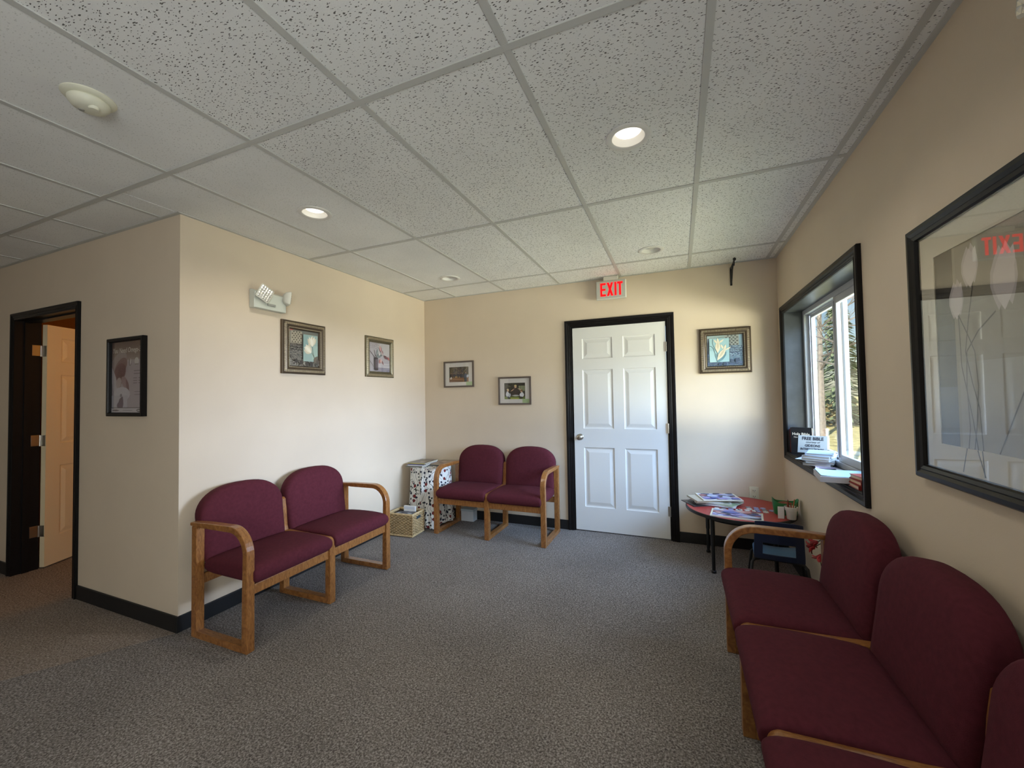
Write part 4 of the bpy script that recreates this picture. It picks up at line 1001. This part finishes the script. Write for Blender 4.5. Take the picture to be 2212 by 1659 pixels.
for z, r_, nm in ((BHH-.006, .009, 'rim'), (.011, .009, 'foot_rim')):
    pts = [(p.x, p.y, z) for p, nr, c in stk]; pts.append(pts[0]); pts = [pts[i] for i in range(len(pts))]
    b = MB(); b.tube(pts, r_, 8, cap=False); obj(nm, b, WICK, t, smooth=True)
obj('gap_shade_liner', MB().box((-BL/2+.008, -BD/2+.008, .006), (BL/2-.008, BD/2-.008, .012)).box((-BL/2+.007, -BD/2+.007, .012), (-BL/2+.009, BD/2-.007, BHH-.02)).box((BL/2-.009, -BD/2+.007, .012), (BL/2-.007, BD/2-.007, BHH-.02)).box((-BL/2+.009, -BD/2+.007, .012), (BL/2-.009, -BD/2+.009, BHH-.02)).box((-BL/2+.009, BD/2-.009, .012), (BL/2-.009, BD/2-.007, BHH-.02)), mat('shaded_wicker_lining', (58, 44, 28), .8), t)  # dark sheets added behind the weave; shade of its gaps is in their colour
obj('handle_slot', MB().box((BL/2+.004, -.035, BHH-.062), (BL/2+.010, .035, BHH-.034)), flat((52, 66, 72)), t, bevel=.004)
magazine('grey covered magazine lying on the contents of the wicker basket', (.212, -.660, .196), math.radians(7), .20, .140, .006, (70, 74, 84), decor=blobs(90, (64, 68, 78), [(200, 204, 206), (120, 126, 134), (50, 52, 60)], 6), spine=(190, 190, 186), tilt=math.radians(0), name='magazine')
for i in range(4): magazine(('lowest', 'second', 'third', 'fourth')[i] + ' magazine stacked inside the wicker basket', (.205, -.652, .014 + i*.0450), math.radians(3), .236, .160, .0445, [(150, 140, 130), (170, 160, 150), (120, 120, 130), (180, 176, 170)][i])
t = thing('paper_box', 'small white carton sticking up at the back of the wicker basket', 'box', (.200, -.580, .193), math.radians(4))
obj('carton', MB().box((-.065, -.012, 0), (.065, .012, .060)), PAPER, t, bevel=.001)
obj('flap', MB().box((-.065, -.0135, .030), (.065, -.0122, .058)), flat((214, 216, 222)), t)
t = thing('storage_box', 'plain white box on the floor under the back wall bench', 'box', (.600, -.075, 0), 0)
obj('carton', MB().box((-.075, -.035, 0), (.075, .055, .105)), mat('white_card', (206, 212, 220), .7), t, bevel=.002)
obj('lid', MB().box((-.078, -.038, .1055), (.078, .058, .130)), mat('pale_blue_card', (176, 190, 200), .7), t, bevel=.002)

# ------------------------------------------------------------------ children's table
REDL = mat('red_laminate', (170, 58, 54), .38, var=.06, vscale=120)
TZ, tr_, tx, ty = .455, .380, 3.172, -.402
t = thing('activity_table', "low round red topped children's table in the back right corner", 'table', (tx, ty, 0))
obj('table_top', MB().lathe([(.02, TZ-.0015), (tr_-.006, TZ-.0015), (tr_-.0055, TZ)][::-1] if False else [(tr_-.006, TZ-.022), (tr_-.006, TZ-.001), (tr_-.010, TZ)], seg=72), REDL, t)
obj('edge_band', MB().lathe([(tr_-.0058, TZ-.026), (tr_, TZ-.024), (tr_+.001, TZ-.013), (tr_, TZ-.002), (tr_-.0058, TZ-.0005)], seg=72, cap0=False, cap1=False), mat('black_edge_band', (20, 20, 22), .4), t, smooth=True)
obj('apron_ring', MB().lathe([(.285, TZ-.062), (.290, TZ-.062), (.290, TZ-.022), (.285, TZ-.022)], seg=48, cap0=False, cap1=False), BLACK, t)
for x, y in ((2.972, -.600), (2.962, -.175), (3.375, -.620), (3.380, -.170)):
    obj('leg', MB().tube([(x-tx, y-ty, .012), (x-tx, y-ty, .20)], .0125, 12).tube([(x-tx, y-ty, .20), (x-tx, y-ty, TZ-.022)], .0155, 12).lathe([(.017, 0), (.018, .014), (.0125, .020)], (x-tx, y-ty, 0), 12), IRON, t, smooth=True)
# stack on the table: papers and puzzle trays
PIC = [(96, 104, 170), (150, 140, 190), (200, 170, 176), (80, 76, 96), (180, 190, 214), (170, 110, 110), (60, 64, 90)]
sx, sy = 2.985, -.330
z = TZ + .0006
for i, (lb, dx, dy, r, w_, h_, th, cov, pg) in enumerate((
    ('black folder at the bottom of the pile on the red table', -.070, -.025, 28, .25, .20, .005, (42, 40, 42), (60, 58, 58)),
    ('white paper pad low in the pile on the red table', .045, -.02, -14, .28, .205, .008, (222, 222, 226), (226, 226, 230)),
    ('green covered magazine in the pile on the red table', .065, .00, -30, .28, .205, .006, (150, 172, 140), (220, 220, 214)),
    ('white booklet with curled pages in the pile on the red table', .0, -.01, 4, .265, .20, .007, (206, 206, 208), (214, 208, 190)),
    ('tan edged booklet just under the top tray on the red table', -.02, .0, 22, .27, .20, .012, (190, 180, 160), (160, 144, 118)))):
    magazine(lb, (sx+dx, sy+dy, z), math.radians(r), w_, h_, th, cov, pages=pg, name='booklet', decor=blobs(i+20, cov, [(210, 210, 210), (120, 130, 110), (160, 160, 170)], 5) if i in (2, 3) else None); z += th+.0006
def tray(label, loc, rz, w_, h_, seed, tilt=0):
    t = thing('puzzle_tray', label, 'puzzle', loc, rz); t.rotation_euler = (0, tilt, rz)
    obj('board', MB().box((-w_/2, -h_/2, 0), (w_/2, h_/2, .004)), mat('white_puzzle_board', (228, 226, 220), .6), t)
    b = MB().box((-w_/2, -h_/2, .004), (w_/2, -h_/2+.012, .008)).box((-w_/2, h_/2-.012, .004), (w_/2, h_/2, .008)).box((-w_/2, -h_/2+.012, .004), (-w_/2+.012, h_/2-.012, .008)).box((w_/2-.012, -h_/2+.012, .004), (w_/2, h_/2-.012, .008))
    obj('border', b, mat('cream_board_edge', (224, 216, 196), .6), t)
    art('picture', t, w_-.026, h_-.026, blobs(seed, (190, 194, 222), PIC, 46), lambda a, z_, d: (-w_/2+.013+a, -h_/2+.013+z_, .0062+d), rough=.4)
    return t
tray('white framed puzzle picture lying on top of the pile on the red table', (sx+.055, sy+.030, z), math.radians(14), .30, .225, 5, tilt=0)
tray('part filled puzzle tray at the front of the red table', (3.130, -.640, TZ+.0006), math.radians(-8), .335, .200, 8)
def jig(x, y, z, rz, s, m, group, label):
    pts = []
    for sd in range(4):
        base_ = []
        kn = (1, -1, 1, -1)[sd]
        for a in ((-.5, 0), (-.12, 0), (-.16, .10*kn), (0, .22*kn), (.16, .10*kn), (.12, 0)): base_.append((a[0], -.5 - a[1] if True else 0))
        c, s_ = math.cos(PI/2*sd), math.sin(PI/2*sd); pts += [(px*c-py*s_, px*s_+py*c) for px, py in base_]
    o = obj('puzzle_piece', MB().prism([(p[0]*s, p[1]*s) for p in pts], lambda a, b, d: (a, b, d), 0, .0035), m)
    o.location = (x, y, z); o.rotation_euler = (0, 0, rz); tag(o, label, 'puzzle piece', group); return o
rr = random.Random(11)
PM = [mat('puzzle_white', (216, 216, 214), .6), mat('puzzle_blue', (150, 154, 200), .5), mat('puzzle_grey', (140, 138, 142), .5)]
used = []
for gi, (gx, gy, nn, gl) in enumerate(((3.085, -.492, 4, 'loose jigsaw piece in the left cluster on the red table'), (3.195, -.485, 3, 'loose jigsaw piece in the middle cluster on the red table'), (3.315, -.440, 9, 'loose jigsaw piece in the scatter beside the green tub'))):
    cand = [(i, j) for i in range(-1, 3) for j in range(-1, 2)]; rr.shuffle(cand); cand.sort(key=lambda q: abs(q[0]-.5)+abs(q[1])*1.3)
    for k in range(nn):
        i, j = cand[k]; jig(gx + (i-.5)*.049 + rr.uniform(-.002, .002), gy + j*.049 + rr.uniform(-.002, .002), TZ+.0006, rr.uniform(-.25, .25), .035, rr.choice(PM if gi != 1 else PM[:1]), 'loose jigsaw pieces', gl + ', ' + ('front', 'middle', 'back')[j+1] + ' row ' + ('far left', 'left', 'right', 'far right')[i+1])
# green tub with art supplies, white pot
GRN = mat('green_plastic', (34, 120, 66), .35)
t = thing('green_tub', 'open green plastic tub on the red table behind the white pot', 'tub', (3.462, -.500, TZ+.0006), math.radians(-4))
def sel(a, b, z, n=40, e=.62): return [(a*math.copysign(abs(math.cos(2*PI*k/n))**e, math.cos(2*PI*k/n)), b*math.copysign(abs(math.sin(2*PI*k/n))**e, math.sin(2*PI*k/n)), z(2*PI*k/n) if callable(z) else z) for k in range(n)]
hz = lambda a: .088 + .030*abs(math.cos(a))**3
lps = [sel(.066, .038, 0), sel(.072, .043, .006), sel(.078, .048, .06), sel(.082, .051, hz), sel(.078, .047, hz), sel(.074, .044, .06), sel(.066, .038, .008)]
n_ = 40; mb = MB(); mb.add([p for lp in lps for p in lp], [(i*n_+k, i*n_+(k+1) % n_, (i+1)*n_+(k+1) % n_, (i+1)*n_+k) for i in range(len(lps)-1) for k in range(n_)] + [list(range(n_))[::-1], list(range((len(lps)-1)*n_, len(lps)*n_))])
obj('body', mb, GRN, t, smooth=True)
obj('crayon_heap', MB().lathe([(.062, .0), (.058, .058), (.040, .074), (.02, .079)], seg=18), mat('jumbled_brown_crayons', (128, 66, 44), .7, var=.5, vscale=60), t, loc=(0, 0, .012))
t.children[-1].scale = (1, .62, 1)
t = thing('white_pot', 'white plastic pot in front of the green tub on the red table', 'pot', (3.474, -.618, TZ+.0006))
obj('body', MB().lathe([(.026, 0), (.028, .003), (.034, .060), (.0385, .062), (.0415, .086), (.039, .088), (.037, .082), (.032, .056), (.030, .052)], seg=32, cap1=True), mat('white_pot_plastic', (216, 212, 204), .5), t, smooth=True)
rr = random.Random(2)
CN = {(150, 70, 44): 'brown', (120, 60, 40): 'dark brown', (176, 104, 60): 'tan', (80, 96, 50): 'olive green', (170, 60, 50): 'red'}
for i, (c, ax_, ay_, hh) in enumerate((((120, 60, 40), -.016, .0, .082), ((176, 104, 60), .012, .006, .086), ((150, 70, 44), .0, -.012, .062), ((170, 60, 50), -.008, .012, .058), ((80, 96, 50), .020, -.006, .060), ((150, 70, 44), -.020, -.010, .054))):
    p = Vector((3.474 + ax_*.8, -.618 + ay_*.8, TZ+.0545)); q = Vector((ax_*.7 + rr.uniform(-.006, .006), ay_*.7, hh))
    o = obj('crayon', MB().tube([(0, 0, 0), tuple(q*.86), tuple(q)], [.0042, .0042, .0012], 7), flat(c)); o.location = p
    tag(o, ('tallest left ' if i == 0 else 'tallest right ' if i == 1 else 'short front ' if i == 2 else 'short ' if i < 5 else 'leftmost short ') + CN[c] + ' crayon standing in the white pot', 'crayon', 'crayons in the white pot')
t = thing('white_card', 'white folded card standing left of the white pot', 'card', (3.410, -.622, TZ+.0006), math.radians(8))
obj('front_leaf', MB().box((-.020, -.004, 0), (.020, -.0028, .084)), PAPER, t); obj('dark_edge', MB().box((.0205, -.006, 0), (.0235, .008, .086)), flat((70, 60, 58)), t)

# ------------------------------------------------------------------ children's chair
NAVY = mat('navy_plastic', (26, 36, 62), .35); SKY = mat('light_blue_plastic_seat', (96, 134, 168), .4)
t = thing('child_chair', "navy and light blue children's chair in front of the red table", 'chair', (3.345, -.815, 0), math.radians(-6))
SW = .140
mb = MB(); nu, nv = 8, 8; vs = []; top = []
def seatz(u, v): return .272 + .012*(abs(u)**2) - .010*max(0, (v-.55)/.45)**2 + .010*max(0, (.2-v)/.2)
for lay in (0, -.007):
    for j in range(nv+1):
        for i in range(nu+1):
            u = -1+2*i/nu; v = j/nv; wd_ = SW*(1-.10*max(0, (v-.7)/.3)**2); vs.append((u*wd_, -.125+v*.29, seatz(u, v)+lay))
q = (nu+1)*(nv+1); fs = []
for j in range(nv):
    for i in range(nu):
        a = j*(nu+1)+i; fs += [(a, a+1, a+nu+2, a+nu+1), (q+a, q+a+nu+1, q+a+nu+2, q+a+1)]
edge = [i for i in range(nu+1)] + [j*(nu+1)+nu for j in range(1, nv+1)] + [nv*(nu+1)+i for i in range(nu-1, -1, -1)] + [j*(nu+1) for j in range(nv-1, 0, -1)]
for k in range(len(edge)): a, b = edge[k], edge[(k+1) % len(edge)]; fs.append((a, q+a, q+b, b))
mb.add(vs, fs); obj('seat', mb, SKY, t, smooth=True)
# back: panel with an opening near its foot
mb = MB(); xsb = [-.140, -.132, -.090, 0, .090, .132, .140]; zsb = [.266, .279, .302, .376, .410, .460, .512, .522]; vs = []; 
def bp_(x, z, l): 
    wv_ = 1 - .06*max(0, (z-.30)/.2); return (x*wv_, -.126 - (z-.27)*.12 + .55*x*x - l, z - (.012*(abs(x)/.148)**4 if z > .50 else 0))
for l in (0, .008):
    for z in zsb:
        for x in xsb: vs.append(bp_(x, z, l))
nx = len(xsb); qn = nx*len(zsb); fs = []
hole = lambda i, j: 2 <= i <= 3 and j == 2
for j in range(len(zsb)-1):
    for i in range(nx-1):
        if hole(i, j): continue
        a = j*nx+i; fs += [(a, a+1, a+nx+1, a+nx), (qn+a, qn+a+nx, qn+a+nx+1, qn+a+1)]
        for (di, dj, e) in ((-1, 0, (a, a+nx)), (1, 0, (a+1, a+nx+1)), (0, -1, (a, a+1)), (0, 1, (a+nx, a+nx+1))):
            ii, jj = i+di, j+dj
            if ii < 0 or ii > nx-2 or jj < 0 or jj > len(zsb)-2 or hole(ii, jj): fs.append((e[0], e[1], qn+e[1], qn+e[0]))
mb.add(vs, fs); obj('backrest', mb, NAVY, t, bevel=.003)
for s in (-1, 1):
    obj('leg', MB().tube([(s*.10, -.095, .258), (s*.135, -.105, .252), (s*.150, -.115, .235), (s*.175, -.150, .02)], .0095, 10), IRON, t, smooth=True)
    obj('leg', MB().tube([(s*.10, .10, .252), (s*.13, .108, .246), (s*.145, .115, .228), (s*.17, .155, .02)], .0095, 10), IRON, t, smooth=True)
    for yy, xx in ((-.1515, .1765), (.157, .171)): obj('foot_glide', MB().lathe([(.011, 0), (.0125, .004), (.0115, .024)], (s*xx, yy, 0), 12), CHROME, t, smooth=True)
obj('seat_brace', MB().tube([(-.105, -.096, .258), (.105, -.096, .258)], .0090, 8).tube([(-.105, .10, .252), (.105, .10, .252)], .0090, 8).tube([(-.07, -.096, .256), (-.07, .10, .252)], .007, 6).tube([(.07, -.096, .256), (.07, .10, .252)], .007, 6), IRON, t)

# ------------------------------------------------------------------ red silk flowers in a floor vase behind the bench
t = thing('vase_of_flowers', 'red silk flowers on bent stems between the right bench and the wall', 'flowers', (3.482, -1.34, 0))
obj('vase', MB().lathe([(.034, 0), (.040, .006), (.046, .06), (.038, .15), (.024, .20), (.030, .225), (.026, .222), (.021, .20)], seg=24, cap1=False), mat('dark_vase_glaze', (60, 50, 46), .3), t, smooth=True)
PET = [mat('red_silk', (172, 34, 40), .6), mat('dark_red_silk', (120, 20, 28), .6)]
rr = random.Random(8)
def bloom(c, d, s, k0):
    d = Vector(d).normalized(); a = d.cross(Vector((0, 0, 1))).normalized(); b = d.cross(a); c = Vector(c)
    for k in range(6):
        an = 2*PI*k/6 + k0; rad = a*math.cos(an) + b*math.sin(an); sd = d.cross(rad); mb = MB(); vs = []
        for i in range(5):
            f = i/4; w_ = s*.30*math.sin(PI*min(1, .12+f*.85)); p = c + d*(s*.75*math.sin(f*1.5)) + rad*(s*.16 + s*.75*f*f)
            vs += [p - sd*w_ + d*.004, p - d*.004*0, p + sd*w_ + d*.004]
        fs = [(3*i+j, 3*i+j+1, 3*i+j+4, 3*i+j+3) for i in range(4) for j in range(2)]
        mb.add(vs, fs); o = obj('petal', mb, PET[k % 2], t, smooth=True); sm = o.modifiers.new('thick', 'SOLIDIFY'); sm.thickness = .0012
heads = [((-.004, .150, .492), (-.5, .35, -.35), .040), ((-.018, .150, .462), (-.7, .3, -.30), .040), ((.004, .125, .430), (-.3, .1, -.8), .044)]
for i, (c, d, s) in enumerate(heads):
    bloom(c, d, s, i*.5)
    obj('stem', MB().tube([(0, 0, .15), (.0, .01, .34), (.005, .04+.01*i, .47-.02*i), (c[0]+.02, c[1]-.03, c[2]+.030), c], .0028, 6), mat('dark_green_stem', (52, 60, 40), .6), t)
obj('stem', MB().tube([(0, .005, .18), (.002, .02, .22), (.0, .06, .30), (-.004, .125, .40)], .0022, 6), mat('dark_green_stem', (52, 60, 40), .6), t)

# ------------------------------------------------------------------ things on the window stool
SZ = WZ0 + .0012
def book(name, label, loc, rz, w_, h_, th, cover, pages=(226, 220, 204), standing=False, group=None, spine=None):
    t = thing(name, label, 'book', loc, rz, group)
    if standing: P = lambda a, b: MB().box((a[0], a[2], a[1]), (b[0], b[2], b[1]))
    else: P = lambda a, b: MB().box(a, b)
    obj('pages', P((-w_/2+.003, -h_/2+.003 if not standing else .003, .003), (w_/2-.003, h_/2-.003 if not standing else h_-.003, th-.003)), flat(pages), t)
    y0, y1 = (-h_/2, h_/2) if not standing else (0, h_)
    c = MB(); 
    for a, b in (((-w_/2, y0, 0), (w_/2, y1, .003)), ((-w_/2, y0, th-.003), (w_/2, y1, th)), ((-w_/2-.001, y0, .0), (-w_/2+.003, y1, th))):
        q = P(a, b); c.add(q.v, q.f)
    obj('cover', c, mat('book_%d_%d_%d' % cover, cover, .4), t); return t
book('red_book', 'dark red book standing upright at the far end of the window sill', (3.629, -.234, SZ), 0, .115, .185, .034, (110, 34, 30), standing=True)
RV = WZ0
b = book('black_bible', 'black Bible standing at the far end of the sill behind the FREE BIBLE card', (3.620, -.312, SZ), math.radians(-28), .138, .200, .028, (34, 36, 40), standing=True)
text('title_lettering', 'Holy Bible', .027, flat((236, 232, 222)), b, (-.002, -.0012, .150), (PI/2, 0, 0), bold=.0007)
text('subtitle_lettering', 'New Testament', .013, flat((220, 216, 206)), b, (-.006, -.0012, .126), (PI/2, 0, 0), bold=.0003)
t = thing('free_bible_card', 'white FREE BIBLE card propped against the black Bible on the sill', 'card', (3.612, -.605, SZ + .046), math.radians(-22)); t.rotation_euler = (math.radians(-24), 0, math.radians(-22))
obj('card', MB().box((-.084, 0, 0), (.084, .002, .128)), mat('pale_card', (172, 178, 178), .8, spec=.1), t)
INK = flat((34, 38, 50))
for nm, wd_t, z_, sz, kw in (('title_lettering', 'FREE BIBLE', .104, .032, dict(bold=.0012, xs=.82)), ('line_lettering', 'courtesy of', .078, .017, dict(shear=.3, bold=.0003)), ('line_lettering', 'GIDEONS', .052, .024, dict(bold=.0008, xs=.85)), ('line_lettering', 'INTERNATIONAL', .026, .021, dict(bold=.0008, xs=.84))):
    text(nm, wd_t, sz, INK, t, (0, -.0006, z_), (PI/2, 0, 0), **kw)
z = SZ
BK = [(206, 210, 214), (150, 152, 150), (196, 198, 196), (214, 218, 224), (180, 200, 224)]
for i in range(5):
    book('paperback', ('bottom', 'second', 'middle', 'fourth', 'top pale blue')[i] + ' white paperback of the stack on the window sill', (3.607 + .004*math.sin(i*2.1), -.800 + .006*math.cos(i*1.7), z), math.radians(-25 + 6*math.sin(i*1.9)), .145, .205, .0155, BK[i], pages=(214, 212, 206)); z += .0160
SHE = [('pink leaflet under the paperback stack on the sill', 3.588, -.900, -14, (214, 196, 204)), ('white leaflet left of the paperback stack on the sill', 3.590, -.560, -30, (196, 206, 220)), ('white sheet between the two piles on the sill', 3.615, -1.010, 10, (214, 216, 222))]
for i, (lb, x, y, r, c) in enumerate(SHE):
    t = thing('leaflet', lb, 'leaflet', (x, y, SZ + .0004), math.radians(r))
    if i == 0: t.location.z = SZ + .0004; t.location.y = -.965
    obj('sheet', MB().box((-.05, -.07, 0), (.05, .07, .0012)), flat(c), t); obj('printed_band', MB().box((-.045, .03, .0013), (.045, .055, .0016)), flat((170, 160, 180)), t)
# thick pad of paper hanging over the sill edge
t = thing('paper_pad', 'thick pad of white paper hanging over the front edge of the window sill', 'paper', (3.552, -1.345, SZ + .0050), math.radians(-7))
obj('sheets', MB().box((-.105, -.112, 0), (.105, .112, .030)), mat('white_pad_paper', (206, 206, 214), .8), t, bevel=.001)
obj('curled_sheet', MB().band([(-.10, .034), (-.05, .0312), (.0, .0308), (.105, .0345)], [(-.10, .0352), (-.05, .0322), (.0, .0318), (.105, .0357)], lambda a, b, d: (a, d, b), -.105, .110), mat('pale_aqua_paper', (168, 200, 206), .7), t)
t = thing('grey_folder', 'flat grey folder under the paper pad on the sill', 'folder', (3.612, -1.330, SZ), math.radians(0))
obj('board', MB().box((-.045, -.12, 0), (.062, .10, .0045)), flat((120, 118, 120)), t); obj('label_strip', MB().box((-.0455, -.05, .001), (-.045, .05, .004)), flat((200, 200, 204)), t)
z = SZ
for i in range(3):
    book('red_edged_book', ('bottom', 'middle', 'top')[i] + ' red covered book of the small pile at the near end of the sill', (3.598 + .006*i, -1.522 + .004*i, z), math.radians(90 + 4*i), .120, .10, .0195, (150, 44, 36), pages=(216, 190, 160)); z += .0200
